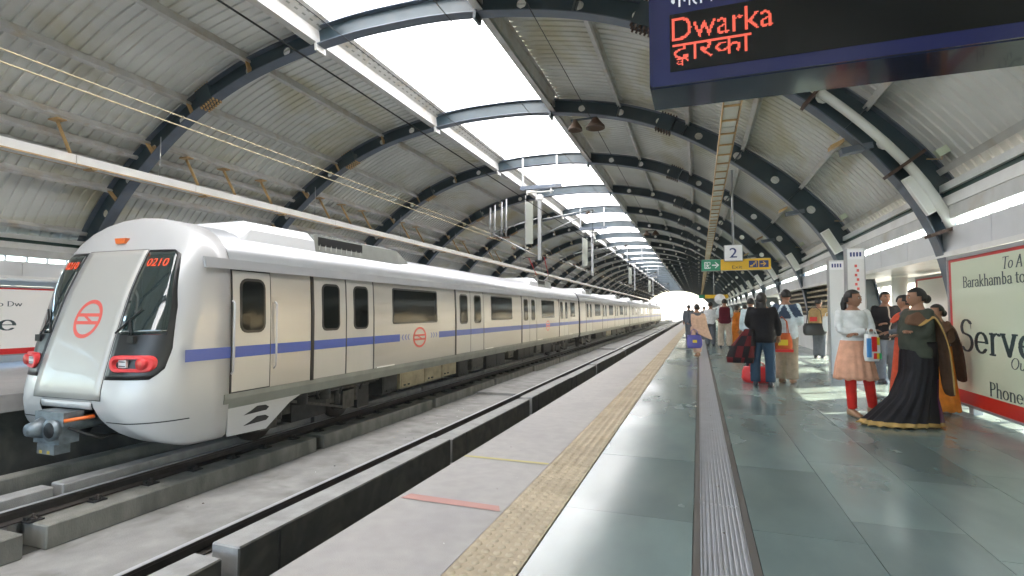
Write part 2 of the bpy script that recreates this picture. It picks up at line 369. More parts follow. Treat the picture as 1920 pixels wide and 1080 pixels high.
def arch_mesh():
    b = MB(); rib, fl = M['rib'], M['flange']
    N = 60; ss = [LTOT * i / N for i in range(N + 1)]
    for side in (-1, 1):
        for (n0, wd) in ((0, .14), (1, .14)):
            r = []
            for s in ss:
                nn = 0 if n0 == 0 else depth(s)
                a = pt(s, nn, side); c = pt(s, nn + .022, side)
                r.append([(a[0], -wd, a[1]), (a[0], wd, a[1]), (c[0], wd, c[1]), (c[0], -wd, c[1])])
            b.rings(r, fl, False)
        # web cells with round openings
        cell = 1.08; nc = int((LTOT - .1) / cell); cell = LTOT / nc
        for i in range(nc):
            s0, s1 = i * cell, (i + 1) * cell; sm = (s0 + s1) / 2; dm = depth(sm)
            hole = .105 if (2.5 < sm < LTOT - 1.4) else 0
            if hole:
                out = []
                for k in range(6): out.append((s0 + cell * k / 6, .022))
                for k in range(2): out.append((s1, .022 + (dm - .022) * k / 2))
                for k in range(6): out.append((s1 - cell * k / 6, dm))
                for k in range(2): out.append((s0, dm - (dm - .022) * k / 2))
                n = len(out); inn = []
                for (u, v) in out:
                    a = math.atan2(v - dm / 2, u - sm); inn.append((sm + hole * math.cos(a), dm / 2 + hole * math.sin(a)))
                for yy in (-.012, .012):
                    vs = [(*([pt(u, v if v < .03 else v / dm * depth(u), side)][0]),) for u, v in out] + [pt(u, v, side) for u, v in inn]
                    b.add([(x, yy, z) for x, z in vs], [(k, (k + 1) % n, n + (k + 1) % n, n + k) for k in range(n)], rib)
                vs = [(pt(u, v, side)[0], yy, pt(u, v, side)[1]) for yy in (-.012, .012) for u, v in inn]
                b.add(vs, [(k, (k + 1) % n, n + (k + 1) % n, n + k) for k in range(n)], rib)
            else:
                for yy in (-.012, .012):
                    vs = []
                    for k in range(7):
                        s = s0 + cell * k / 6
                        vs += [(*pt(s, .022, side),), (*pt(s, depth(s), side),)]
                    b.add([(x, yy, z) for x, z in vs], [(2 * k, 2 * k + 2, 2 * k + 3, 2 * k + 1) for k in range(6)], rib)
    me = b.mesh('arch_rib'); return me
def frame_at(s, n, side):
    """centre, tangent, outward normal of the arch at s"""
    a = pt(s, n, side); c = pt(s + .1, n, side); t = Vector((c[0] - a[0], 0, c[1] - a[1])).normalized()
    e = pt(s, n + .1, side); nn = Vector((e[0] - a[0], 0, e[1] - a[1])).normalized()
    return Vector((a[0], 0, a[1])), t, nn
PUR_D = (4.0, 5.85, 7.2, 8.5, 9.35)
roof = struct('roof', 'barrel vaulted corrugated station roof on dark green steel arches with a central skylight')
_am = arch_mesh()
Yv = Vector((0, 1, 0))
def splice(s, side, hl, over, m, bolts=False):
    b = MB(); c, t, n = frame_at(s, depth(s) / 2, side)
    b.obox(c, t * hl, Yv * .16, n * (depth(s) / 2 + over), m)
    if bolts:
        for i in range(6):
            for e in (-1, 1):
                for y in (-.11, 0, .11):
                    b.obox(c + t * (hl * (i - 2.5) / 2.6) + n * e * (depth(s) / 2 + over + .03) + Yv * y, t * .018, Yv * .018, n * .03, bolts)
    return b.mesh('splice_plate')
_sp = [splice(s_of_d(5.35), sd, .22, .012, M['rib'], M['tan' if sd < 0 else 'rust']) for sd in (-1, 1)]
_jp = [splice(s_of_d(2.0), sd, .03, .15, M['purlin' if sd < 0 else 'rib']) for sd in (-1, 1)]  # pale left, dark right: uneven lighting put into the plate colours
def cleats(side):
    b = MB()
    for d in PUR_D[:4]:
        s = s_of_d(d)
        for y in (-1, 1):
            c, t, n = frame_at(s, .02, side)
            p = [c + Yv * y * .015, c + Yv * y * .14, c + n * (depth(s) - .02) + Yv * y * .14, c + n * (depth(s) - .02) + Yv * y * .015]
            b.add([q + t * e for e in (-.012, .012) for q in p], [(0, 1, 2, 3), (4, 5, 6, 7), (0, 1, 5, 4), (1, 2, 6, 5), (2, 3, 7, 6), (3, 0, 4, 7)], M['tan'] if side < 0 else M['rib'])
    return b.mesh('stiffener')
_cl = [cleats(-1), cleats(1)]
for k in range(K0, K1 + 1):
    o = link('arch_rib', _am, roof, loc=(0, Y1 + BAY * k, 0))
    for me in _sp + _jp: link('splice_plate', me, o)
    for me in _cl: link('stiffener', me, o)

def sheet_mesh(side):
    b = MB(); s0 = s_of_d(2.12); S = [s0 + (LTOT - .0 - s0) * i / 26 for i in range(27)]
    # the sheet stops at the wall head
    se = s0
    while pt(se, depth(se) + .17, side)[1] > 3.215: se += .01
    S = [s0 + (se - s0) * i / 25 for i in range(26)]
    npitch = 25; p = BAY / npitch; ys = []
    for i in range(npitch): ys += [(i * p, 0), (i * p + .165, 0), (i * p + .18, .035), (i * p + p - .012, .035)]
    ys.append((BAY, 0)); n = len(ys)
    vs = []
    for s in S:
        for y, h in ys:
            a = pt(s, depth(s) + .17 + h, side); vs.append((a[0], y, a[1]))
    b.add(vs, [(i * n + k, i * n + k + 1, (i + 1) * n + k + 1, (i + 1) * n + k) for i in range(len(S) - 1) for k in range(n - 1)], M['sheet'])
    return b.mesh('roof_sheet')
_sh = [sheet_mesh(-1), sheet_mesh(1)]
def purlin_mesh(d, side):
    b = MB(); s = s_of_d(d); big = d < 2.2
    dp = depth(s); n0 = .04 if big else dp - .06
    c, t, n = frame_at(s, (n0 + dp + .165) / 2, side)
    hn = (dp + .165 - n0) / 2; wt = .09 if big else .05
    L = BAY - .03
    b.obox(c + Yv * BAY / 2 + n * (hn - .008), t * wt, Yv * L / 2, n * .008, M['purlin'])
    b.obox(c + Yv * BAY / 2 - n * (hn - .008), t * wt, Yv * L / 2, n * .008, M['purlin'])
    b.obox(c + Yv * BAY / 2 - t * (wt - .008), t * .008, Yv * L / 2, n * (hn - .016), M['purlin'])
    if not big: b.obox(c + Yv * BAY / 2 + t * (wt - .006) - n * (hn - .03), t * .006, Yv * L / 2, n * .014, M['purlin'])
    return b.mesh('purlin')
_pu = [purlin_mesh(d, sd) for d in (2.06,) + PUR_D for sd in (-1, 1)] + [purlin_mesh(7.62, -1), purlin_mesh(7.98, -1)]
def sky_meshes():
    sp = MB(); N = 10; hs = s_of_d(2.0)
    for r in range(4):                                            # four curved sheets per bay
        y0, y1 = BAY * r / 4 + .001, BAY * (r + 1) / 4 - .001
        vs = []
        for i in range(N + 1):
            x = -2.13 + 4.26 * i / N; z = 8.22 - .10 * (x / 2) ** 2
            vs += [(CX + x, y0, z), (CX + x, y1, z)]
        sp.add(vs, [(2 * i, 2 * i + 2, 2 * i + 3, 2 * i + 1) for i in range(N)], M['skyl'])
    fr = MB()
    for x in (-2.1, 2.1):
        sx = 1 if x > 0 else -1
        fr.box(CX + x - .02, CX + x + .02, 0, BAY, 7.7, 8.105, M['purlin'])
        fr.add([(CX + x - sx * .04, 0, 7.86), (CX + x - sx * .04, BAY, 7.86), (CX + x - sx * .42, BAY, 8.02), (CX + x - sx * .42, 0, 8.02), (CX + x - sx * .04, 0, 7.88), (CX + x - sx * .04, BAY, 7.88), (CX + x - sx * .42, BAY, 8.04), (CX + x - sx * .42, 0, 8.04)], [(0, 1, 2, 3), (4, 5, 6, 7), (0, 1, 5, 4), (2, 3, 7, 6), (1, 2, 6, 5), (0, 3, 7, 4)], M['purlin'])
    for r in range(0, 5):
        pass
    up = MB()
    for i in range(24):                                           # slotted upstand along the skylight
        for e in (.14, .26): up.add([(CX - 2.06 + e, .1 + i * .24, 7.863 + (e - .04) * .42), (CX - 2.06 + e, .2 + i * .24, 7.863 + (e - .04) * .42), (CX - 2.02 + e, .2 + i * .24, 7.863 + e * .42), (CX - 2.02 + e, .1 + i * .24, 7.863 + e * .42)], [(0, 1, 2, 3)], M['sill'])
    return sp.mesh('skylight_sheet'), fr.mesh('skylight_frame'), up.mesh('skylight_vent_slots')
_sky = sky_meshes()
for k in range(K0, K1):
    y = Y1 + BAY * k
    for me in _sh: link('roof_sheet', me, roof, loc=(0, y, 0))
    for me in _pu: link('purlin', me, roof, loc=(0, y, 0))
    link('skylight_sheet', _sky[0], roof, loc=(0, y, 0)); f = link('skylight_frame', _sky[1], roof, loc=(0, y, 0))
    l = link('vent_slots', _sky[2], f); l['kind'] = 'stuff'
# ------------------------------------------------------------------ side walls
def wall_meshes(sd):
    X = CX + sd * 9.80; o = sd; Z = lambda z: 1.32 + (z - 1.32) * .8875
    def bx(mb, xa, xb, y0, y1, z0, z1, m): mb.box(min(xa, xb), max(xa, xb), y0, y1, z0, z1, m)
    a = MB(); bx(a, X, X + .30 * o, 0, BAY, Z(3.39), Z(3.52), M['white']); bx(a, X, X + .30 * o, 0, BAY, Z(3.115), Z(3.29), M['white'])
    g = MB(); bx(g, X + .05 * o, X + .28 * o, 0, BAY, Z(3.29), Z(3.39), M['green'])
    tn = MB(); bx(tn, X + .015 * o, X + .08 * o, 0, BAY, Z(2.89), Z(3.115), M['purlin'])
    p = []
    for r in range(4):
        q = MB(); y0 = r * BAY / 4
        bx(q, X + .02 * o, X + .12 * o, y0 + .006, y0 + BAY / 4 - .006, Z(2.345), Z(2.75), M['wpanel']); p.append(q.mesh('wall_panel'))
    l = MB(); bx(l, X - .02 * o, X + 1.42 * o, 0, BAY, Z(2.26), Z(2.34), M['white'])
    gl = MB()
    bx(gl, X + .085 * o, X + .095 * o, .0, BAY, Z(2.75) - .03, Z(2.89) + .04, M['frost' if sd > 0 else 'clear'])
    gf = MB()
    for r in range(13): bx(gf, X + .07 * o, X + .14 * o, r * BAY / 13, r * BAY / 13 + .03, Z(2.75), Z(2.89), M['white'])
    # outer glazed wall of the side aisle
    XO = X + 1.30 * o
    s = MB(); bx(s, XO, XO + .12 * o, 0, BAY, 0, .28, M['wpanel']); bx(s, XO, XO + .12 * o, 0, BAY, 2.03, Z(2.26), M['wpanel'])
    wn = []
    for r in range(6):
        f = MB(); y0 = r * BAY / 6; y1 = y0 + BAY / 6
        bx(f, XO + .03 * o, XO + .09 * o, y0, y0 + .06, .28, 2.03, M['white'])
        bx(f, XO + .03 * o, XO + .09 * o, y0 + .06, y1, .28, .33, M['white']); bx(f, XO + .03 * o, XO + .09 * o, y0 + .06, y1, 1.30, 1.35, M['white'])
        if r in (1, 4): f.bar((XO + .06 * o, y0 + .06, .33), (XO + .06 * o, y1, 1.30), .05, .05, M['white'])
        pn = MB(); bx(pn, XO + .05 * o, XO + .058 * o, y0 + .062, y1 - .002, .332, 1.298, M['clear']); bx(pn, XO + .05 * o, XO + .058 * o, y0 + .062, y1 - .002, 1.352, 2.028, M['clear'])
        wn.append((f.mesh('window_frame'), pn.mesh('window_pane')))
    return [('wall_band', a.mesh('wall_band')), ('trim_band', g.mesh('trim_band')), ('louvre', tn.mesh('louvre')), ('lintel', l.mesh('lintel')), ('sill_wall', s.mesh('sill_wall')), ('clerestory_frame', gf.mesh('clerestory_frame')), ('clerestory_pane', gl.mesh('clerestory_pane'))] + [('wall_panel', q) for q in p], wn
for sd, nm, lb in ((1, 'wall_right', 'white panelled side wall with dark green band and glazed aisle beside the near platform'), (-1, 'wall_left', 'white panelled side wall with glazed strip behind the train')):
    wroot = struct(nm, lb)
    base, wn = wall_meshes(sd)
    for k in range(K0, K1):
        y = Y1 + BAY * k
        for n_, me in base: link(n_, me, wroot, loc=(0, y, 0))
        for f, p in wn:
            wo = link('window', f, wroot, loc=(0, y, 0)); link('pane', p, wo)

# ------------------------------------------------------------------ platforms
pf = struct('platform', 'near platform of green slate paving with concrete edge strip')
b = MB(); b.box(-2.05, 4.95, YB, YE - 4, -.30, -.02, M['joint']); b.box(-2.4, 4.95, YB, YE - 4, -1.45, -.30, M['concd']); b.obj('platform_slab', pf)
# concrete edge strip in long pours
y = YB; i = 0
while y < YE - 4:
    L = 11.7; b = MB(); b.box(-2.05, -1.243, y + .004, min(y + L, YE - 4) - .004, -.02, 0, M['apron']); b.obj('edge_slab', pf); y += L
# slate tiles
TY = 1.43; tile_m = {}
cols = [(-.877, -.052, 0.)] + [(.285 + .6 * i, .285 + .6 * (i + 1), .35 * (i % 2)) for i in range(7)]
spare = MB()
cand = []
for (x0, x1, off) in cols:
    x1 = min(x1, 4.94)
    for r in range(-9, 110):
        ya = 3.57 + off + r * TY
        if ya < YB or ya > YE - 5.5: continue
        cand.append((abs(math.hypot((x0 + x1) / 2 * 1.0, ya)) if ya > .3 else 999, x0, x1, ya))
cand.sort()
for i, (d_, x0, x1, ya) in enumerate(cand):
    w_ = round(x1 - x0, 3)
    if i < 280:
        if w_ not in tile_m:
            t = MB(); t.box(0, w_ - .005, 0, TY - .005, -.02, 0, M['stone'], skip=('b',)); tile_m[w_] = t.mesh('stone_tile')
        o = link('stone_tile', tile_m[w_], pf, loc=(x0 + .0025, ya + .0025, random.uniform(-.0004, .0004)))
        o.rotation_euler = (random.uniform(-.0006, .0006), random.uniform(-.0006, .0006), 0)
    else: spare.box(x0 + .003, x1 - .003, ya + .003, ya + TY - .003, -.02, 0, M['stone'], skip=('b',))
o = spare.obj('distant_stone_tiles', pf); o['kind'] = 'stuff'
# tactile strip
t = MB(); W = .355; t.box(0, W - .004, 0, W - .004, -.02, .001, M['tact'], skip=('b',))
for i in range(5):
    for j in range(5):
        cx_, cy_ = (i + .5) * W / 5, (j + .5) * W / 5; vs = []
        for z, r in ((.001, .025), (.0075, .020), (.009, .010)):
            vs += [(cx_ + r * math.cos(a * math.pi / 4), cy_ + r * math.sin(a * math.pi / 4), z) for a in range(8)]
        t.add(vs, [(l * 8 + a, l * 8 + (a + 1) % 8, l * 8 + 8 + (a + 1) % 8, l * 8 + 8 + a) for l in range(2) for a in range(8)] + [tuple(range(16, 24))], M['tact'], True)
tme = t.mesh('tactile_tile')
tfar = MB(); y = .6; i = 0
while y < YE - 5:
    if i < 140: link('tactile_tile', tme, pf, loc=(-1.238, y, 0))
    else: tfar.box(-1.238, -.883, y, y + W - .004, -.02, .003, M['tact'], skip=('b',))
    y += W; i += 1
for j in range(60): tfar.box(-1.238, -.883, .6 - (j + 1) * W, .6 - j * W - .004, -.02, .003, M['tact'], skip=('b',))
o = tfar.obj('distant_tactile_tiles', pf); o['kind'] = 'stuff'
# painted marks on the edge strip
b = MB(); b.add([(-2.045, 4.47, .004), (-1.25, 4.47, .004), (-1.25, 4.52, .004), (-2.045, 4.52, .004)], [(0, 1, 2, 3)], M['yelfade']); b.obj('painted_line', pf)
b = MB(); b.add([(-2.02, 3.34, .004), (-1.26, 3.33, .004), (-1.30, 3.42, .004), (-1.99, 3.44, .004)], [(0, 1, 2, 3)], M['redfade']); b.obj('painted_line', pf)
# ribbed aluminium channel cover
dr = struct('drain_channel', 'ribbed aluminium joint cover running along the slate platform')
g = MB(); L = 2.9; g.box(.0, .24, 0, L - .008, -.018, -.004, M['alu'])
for i in range(9): g.box(.006 + i * .026, .006 + i * .026 + .013, 0, L - .008, -.004, .004, M['alu'], skip=('b',))
g.box(-.012, -.002, 0, L - .008, -.015, .006, M['alu']); 
for i in range(3): g.tube([(.12, .4 + i * 1.0, .003), (.12, .4 + i * 1.0, .006)], .008, M['darkm'], 8)
gme = g.mesh('channel_cover')
y = -8.0 + .35
while y < YE - 8: link('channel_cover', gme, dr, loc=(.0, y, 0)); y += L
e = MB(); e.box(-.050, -.014, YB, YE - 5, -.02, .001, M['darkm']); e.box(.242, .283, YB, YE - 5, -.02, .001, M['darkm']); e.obj('channel_edge', dr)
# far platform
pl = struct('platform_far', 'far platform behind the train with pale concrete edge')
b = MB(); b.box(-17.5, -10.45, YB, YE - 4, -.28, 0, M['apron']); b.obj('platform_slab', pl)
b = MB(); b.box(-17.5, -10.7, YB, YE - 4, -1.45, -.28, M['grime']); b.obj('platform_wall', pl)  # dark colour stands in for the shade below the far platform

# ------------------------------------------------------------------ track bed
tb = struct('track_bed', 'concrete track bed between the two platforms')
b = MB(); b.box(-10.9, -2.2, YB - 60, 520, -1.9, -1.45, M['floorc']); b.obj('deck_slab', tb)
b = MB(); b.box(-10.7, -7.3, YB, YE, -1.449, -1.445, M['grime']); b.obj('soot_film', tb)  # thin dark strip painting the shade under the train onto the bed
for x in (16.6, 39.4, 62.2, 85, 108):
    b = MB(); b.box(-7.12, -5.35, x, x + 6.6, -1.448, -1.37, M['floorc']); b.obj('cover_slab', tb)
def seg(x0, x1, z0, z1, y0, y1, m, name='plinth_block', bev=.015):
    b = MB(); b.box(x0, x1, y0, y1, z0, z1, m); me = b.mesh(name)
    bb = bmesh.new(); bb.from_mesh(me); bmesh.ops.recalc_face_normals(bb, faces=bb.faces)
    bmesh.ops.bevel(bb, geom=[e for e in bb.edges], offset=bev, segments=1, affect='EDGES', profile=.5); bb.to_mesh(me); bb.free()
    return me
tn = struct('railway_track', 'empty near track between the platform edge and the train'); tt = struct('railway_track', 'track that the train stands on')
PL = 4.85
# near track: guard blocks, shelves, rails
def shade_sides(me):  # platform-facing sides recoloured dark: shade and stains painted together
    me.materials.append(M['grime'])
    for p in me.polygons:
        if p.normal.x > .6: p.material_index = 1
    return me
b1 = shade_sides(seg(-4.64, -4.28, -1.449, -.985, 0, PL - .16, M['conc'])); s1 = seg(-5.12, -4.645, -1.449, -1.17, 0, PL - .16, M['conc'])
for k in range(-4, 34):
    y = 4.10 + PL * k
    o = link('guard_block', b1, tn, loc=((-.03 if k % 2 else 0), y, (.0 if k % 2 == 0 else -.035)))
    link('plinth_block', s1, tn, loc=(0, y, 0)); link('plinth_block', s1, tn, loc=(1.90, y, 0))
j1 = seg(-4.272, -4.262, -1.44, -1.0, .51, .54, M['under'], 'joint_cover', .002)
for k in range(-1, 8): link('joint_cover', j1, tn, loc=(0, 4.10 + PL * k, 0))
b2 = seg(-7.95, -7.2, -1.449, -1.17, 0, PL - .22, M['concd']); b3 = seg(-8.2, -7.955, -1.449, -.95, 0, PL - .10, M['conc'])
b4 = seg(-9.1, -8.85, -1.449, -.93, 0, PL - .06, M['concd']); b5 = seg(-9.85, -9.105, -1.449, -1.17, 0, PL - .22, M['concd'])
for k in range(-4, 34):
    y = 4.12 + PL * k
    link('plinth_block', b2, tt, loc=(0, y, 0)); link('guard_block', b3, tt, loc=(0, y + .6, 0))
    link('guard_block', b4, tt, loc=(0, y - 1.2, 0)); link('plinth_block', b5, tt, loc=(0, y, 0))
def rail(x, par):
    b = MB()
    prof = [(-.07, -1.16), (.07, -1.16), (.07, -1.145), (.012, -1.12), (.012, -1.045), (.036, -1.03), (.036, -1.004), (-.036, -1.004), (-.036, -1.03), (-.012, -1.045), (-.012, -1.12), (-.07, -1.145)]
    b.prism([(x + u, v) for u, v in prof], 'y', YB - 60, 520, M['rail']); r = b.obj('rail', par)
    b = MB(); b.box(x - .030, x + .030, YB - 60, 520, -1.0035, -.999, M['railtop']); b.obj('rail_head', r)
for x in (-4.87, -3.19): rail(x, tn)
for x in (-7.66, -9.34): rail(x, tt)
fc = MB(); fc.box(-.20, .20, -.085, .085, -1.168, -1.15, M['under'])
for s_ in (-1, 1):
    fc.box(s_ * .09 - .03, s_ * .09 + .03, -.06, .06, -1.15, -1.115, M['under'])
    fc.tube([(s_ * .15, .0, -1.15), (s_ * .15, 0, -1.085)], .018, M['rail'], 6); fc.tube([(s_ * .15, .0, -1.15), (s_ * .15, 0, -1.125)], .034, M['rail'], 6)
    fc.bar((s_ * .15, -.05, -1.12), (s_ * .05, .05, -1.11), .02, .02, M['rail'])
fme = fc.mesh('rail_fastener')
for i in range(70):
    y = 2.0 + .72 * i
    link('rail_fastener', fme, tt, loc=(-7.66, y, 0))
    if i < 40: link('rail_fastener', fme, tn, loc=(-4.87, y + .3, 0))
# beyond the hall and below it
gr = MB(); gr.add([(-3000, -3000, -9), (3000, -3000, -9), (3000, 3000, -9), (-3000, 3000, -9)], [(0, 1, 2, 3)], M['ground']); o = gr.obj('ground'); o['kind'] = 'structure'; o['label'] = 'dusty ground below the viaduct'
vi = struct('viaduct', 'concrete viaduct parapets beyond the hall')
b = MB()
for x0, x1 in ((-2.2, -1.95), (-10.75, -10.5)): b.box(x0, x1, YE - 3, 520, -1.6, -.1, M['parapet'])
b.obj('parapet', vi)
for i, y in enumerate((196, 232, 268)):
    t = thing('overhead_line_portal', ['nearest', 'middle', 'farthest'][i] + ' grey steel overhead line mast on the open viaduct beyond the hall', 'overhead line mast', (-6.3, y, 0), 0, 'masts on the open viaduct')
    b = MB(); b.box(-.14, .14, -.14, .14, -1.4, 6.2, M['pole']); b.obj('post', t)
    b = MB(); b.box(-3.2, 3.2, -.08, .08, 5.2, 5.34, M['pole']); b.tube([(-3, 0, 4.3), (0, 0, 5.9), (3, 0, 4.3)], .05, M['pole'], 6); b.obj('cantilever', t)

lt = MB(); rl = random.Random(3)
for i in range(150):
    x = rl.choice([rl.uniform(-7.1, -5.2), rl.uniform(-2.0, -1.3), rl.uniform(-7.1, -5.2)]); y = rl.uniform(2.5, 26) ** 1.0; z = -1.449 if x < -3 else .0005; q = rl.uniform(.006, .022) if x < -3 else rl.uniform(.003, .008); a = rl.uniform(0, 3)
    c_, s_ = math.cos(a) * q, math.sin(a) * q
    lt.add([(x + c_, y + s_, z), (x - s_, y + c_ * .6, z + q * .3), (x - c_, y - s_, z), (x + s_, y - c_ * .6, z), (x, y, z + q * .6)], [(0, 1, 4), (1, 2, 4), (2, 3, 4), (3, 0, 4)], M[rl.choice(['conc', 'black', 'rust', 'white', 'tan'])])
o = lt.obj('litter', kind='stuff'); o['label'] = 'small crumbs and scraps of litter on the concrete'

# ================================================================== THE TRAIN
TX = -8.5
TH = [(1.50, -.20), (1.55, -.04), (1.555, .6), (1.55, 1.3), (1.52, 1.9), (1.48, 2.15), (1.40, 2.33), (1.27, 2.48), (1.05, 2.62), (.75, 2.73), (.4, 2.80), (0, 2.83)]
def outline(half): return [(x, z) for x, z in half] + [(-x, z) for x, z in half[::-1][1:]]
def emb(mb, txtgrid=None): pass
def ring_logo(mb, place, r, m, wide=1.0, n=28, off=0.):
    # ring with two bars and a slanted stroke between them
    ri = r * .80
    vs = []
    for k in range(n):
        a = 2 * math.pi * k / n
        vs += [place(r * wide * math.cos(a), r * math.sin(a)), place(ri * wide * math.cos(a), ri * math.sin(a))]
    mb.add(vs, [(2 * k, (2 * k + 2) % (2 * n), (2 * k + 3) % (2 * n), 2 * k + 1) for k in range(n)], m)
    h = r * .085
    for zc in (.20 * r, -.20 * r):
        xe0 = math.sqrt(ri * ri - (abs(zc) - h) ** 2) * .995; xe1 = math.sqrt(ri * ri - (abs(zc) + h) ** 2) * .995
        a, b_ = (xe1, xe0) if zc > 0 else (xe0, xe1)
        mb.add([place(-b_ * wide, zc - h), place(b_ * wide, zc - h), place(a * wide, zc + h), place(-a * wide, zc + h)], [(0, 1, 2, 3)], m)
    q = r * .17
    mb.add([place((-.42 * r - q) * wide * .6, .115 * r), place((-.42 * r + q * 1.6) * wide * .6, .115 * r), place((.42 * r + q) * wide * .6, -.115 * r), place((.42 * r - q * 1.6) * wide * .6, -.115 * r)], [(0, 1, 2, 3)], m)
SIDE = TX + 1.555
def rrect(y0, y1, z0, z1, r, n=4):
    P = []
    for cy, cz, a in ((y1 - r, z0 + r, -90), (y1 - r, z1 - r, 0), (y0 + r, z1 - r, 90), (y0 + r, z0 + r, 180)):
        P += [(cy + r * math.cos(R(a + 90 * i / n)), cz + r * math.sin(R(a + 90 * i / n))) for i in range(n + 1)]
    return P
def slab_on_side(mb, poly, out0, out1, m, sd=1):
    # plate on the car side following the outline z -> x
    zz = [z for _, z in TH[:9]]; xx = [x for x, _ in TH[:9]]
    n = len(poly); X = lambda z, o: TX + sd * (float(np.interp(z, zz, xx)) + o)
    vs = [(X(z, out0), y, z) for y, z in poly] + [(X(z, out1), y, z) for y, z in poly]
    mb.add(vs, [(k, (k + 1) % n, n + (k + 1) % n, n + k) for k in range(n)] + [tuple(range(n, 2 * n)), tuple(range(n))[::-1]], m)
def slab_band(mb, y0, y1, z0, z1, o0, o1, m, sd=1):
    zs = [z0] + [z for _, z in TH if z0 + .02 < z < z1 - .02] + [z1]
    for a, b_ in zip(zs[:-1], zs[1:]): slab_on_side(mb, [(y0, a), (y1, a), (y1, b_), (y0, b_)], o0, o1, m, sd)
def window(par, y0, y1, z0, z1, r, name='window', sd=1, o=.012):
    f = MB(); slab_on_side(f, rrect(y0, y1, z0, z1, r), o, o + .010, M['blackg'], sd); w_ = f.obj(name, par)
    g = MB(); e = .045; slab_on_side(g, rrect(y0 + e, y1 - e, z0 + e, z1 - e, max(.02, r - e)), o + .010, o + .014, M['glass'], sd); g.obj('pane', w_)
    return w_
STR = (.60, .775)
def stripe(mb, y0, y1, o, sd=1): slab_band(mb, y0, y1, STR[0], STR[1], o, o + .003, M['blue'], sd)
def make_bogie(par, yc):
    for sx in (1, -1):
        bg_ = MB(); x = TX + sx * .98
        bg_.box(x - .10, x + .10, yc - 1.65, yc + 1.65, -.62, -.42, M['underl']); bg_.box(x - .12, x + .12, yc - .5, yc + .5, -.80, -.40, M['under'])
        for dy in (-1.15, 1.15):
            bg_.box(x - .04, x + .20, yc + dy - .20, yc + dy + .20, -.78, -.40, M['underl'])
            for s_ in (-.30, .30): bg_.tube([(x + sx * .12, yc + dy + s_, -.66), (x + sx * .12, yc + dy + s_, -.30)], .075, M['underl'], 8)
        bg_.tube([(x + sx * .16, yc - .34, -.46), (x + sx * .16, yc - .34, -.18)], .16, M['under'], 10); bg_.tube([(x + sx * .16, yc + .34, -.46), (x + sx * .16, yc + .34, -.18)], .16, M['under'], 10)
        bg_.bar((x + sx * .2, yc - .9, -.30), (x + sx * .2, yc + .9, -.72), .06, .05, M['underl'])
        bg_.box(x - .05, x + .17, yc + 1.5, yc + 1.95, -.85, -.35, M['under'])
        bg_.tube([(x + sx * .2, yc - 1.7, -.30), (x + sx * .2, yc + 1.9, -.34)], .022, M['underl'], 6)
        o = bg_.obj('bogie_frame', par)
    for dy in (-1.15, 1.15):
        for sx in (-1, 1):
            wl = MB(); x = TX + sx * .84
            wl.tube([(x - .065, yc + dy, -.57), (x + .065, yc + dy, -.57)], .43, M['rail'], 24); wl.tube([(x + sx * .065, yc + dy, -.57), (x + sx * .10, yc + dy, -.57)], .30, M['underl'], 20)
            wl.obj('wheel', o)
def make_car(y0, doors, wins, label, cab=False, y_end=None):
    car = thing('train_car', label, 'train car', (0, 0, 0), 0, 'cars of the silver metro train')
    ys = 6.1 if cab else y0
    b = MB(); prof = outline(TH); b.rings([[(TX + x, y, z) for x, z in prof] for y in (ys + (.31 if cab else 0), y_end)], M['blackg'], False); b.obj('body_shell', car)
    for o_ in car.children: pass
    # roof skin
    b = MB(); rp = outline([p for p in TH if p[1] >= 2.15]); rs = []
    for y in (ys + (.31 if cab else 0), y_end): rs.append([(TX + x * 1.006, y, z + .006) for x, z in rp] + [(TX + x * .98, y, z - .03) for x, z in rp[::-1]])
    k = len(b.v); b.rings(rs, M['roofm'], True); ro = b.obj('roof', car)
    # gutter and sill
    for sd in (1, -1):
        b = MB(); slab_band(b, 5.93 if cab else ys, y_end, 2.0, 2.16, .0, .035, M['roofm'], sd); b.obj('cant_rail', car)
        b = MB(); slab_band(b, ys + .2, y_end, -.20, .04, .0, .012, M['sill'], sd); b.obj('sill_rail', car)
    cuts = sorted(doors)
    edges = [ys + (1.12 if cab else .02)] + [v for a, c in cuts for v in (a - .09, c + .02)] + [y_end - .06]
    for sd in (1, -1):
        for a, c in zip(edges[::2], edges[1::2]):
            p = MB(); slab_band(p, a, c, .045, 2.0, 0, .010, M['steel'], sd); po = p.obj('side_panel', car); st = MB()
            lo = 11.38; hi = 13.46
            if cab and a < 12 < c: stripe(st, a, lo, .010, sd); stripe(st, hi, c, .010, sd)
            else: stripe(st, a, c, .010, sd)
            st.obj('blue_stripe', po)
        for a, c in cuts:
            mid = (a + c) / 2
            for (u, v) in ((a, mid - .02), (mid + .02, c - .02)):
                d = MB(); slab_band(d, u, v, .045, 1.995, 0, .004, M['doorp'], sd); do = d.obj('door', car)
                wd = (v - u); window(do, u + wd * .24, v - wd * .20, .95, 1.88, .13, 'door_window', sd, .004)
                s2 = MB(); stripe(s2, u, v, .004, sd); s2.obj('door_stripe', do)
            p = MB(); slab_band(p, a - .085, a - .005, .03, 2.0, 0, .022, M['blackg'], sd); p.obj('door_seal', car)
            h = MB(); slab_band(h, c + .1, c + .85, .045, .07, .010, .03, M['white'], sd); h.obj('step_strip', car)
        for a, c in wins: window(car, a, c, 1.03, 1.90, .07, sd=sd)
    return car
d1 = [(8.30, 10.28), (14.60, 16.78), (20.95, 23.05), (27.20, 29.3)]
w1 = [(11.05, 13.35), (17.45, 19.7), (23.85, 26.15), (29.75, 30.9)]
car = make_car(6.1, d1, w1, 'leading silver train car with moulded cab front, red headlight housings and destination numbers', True, 32.0)
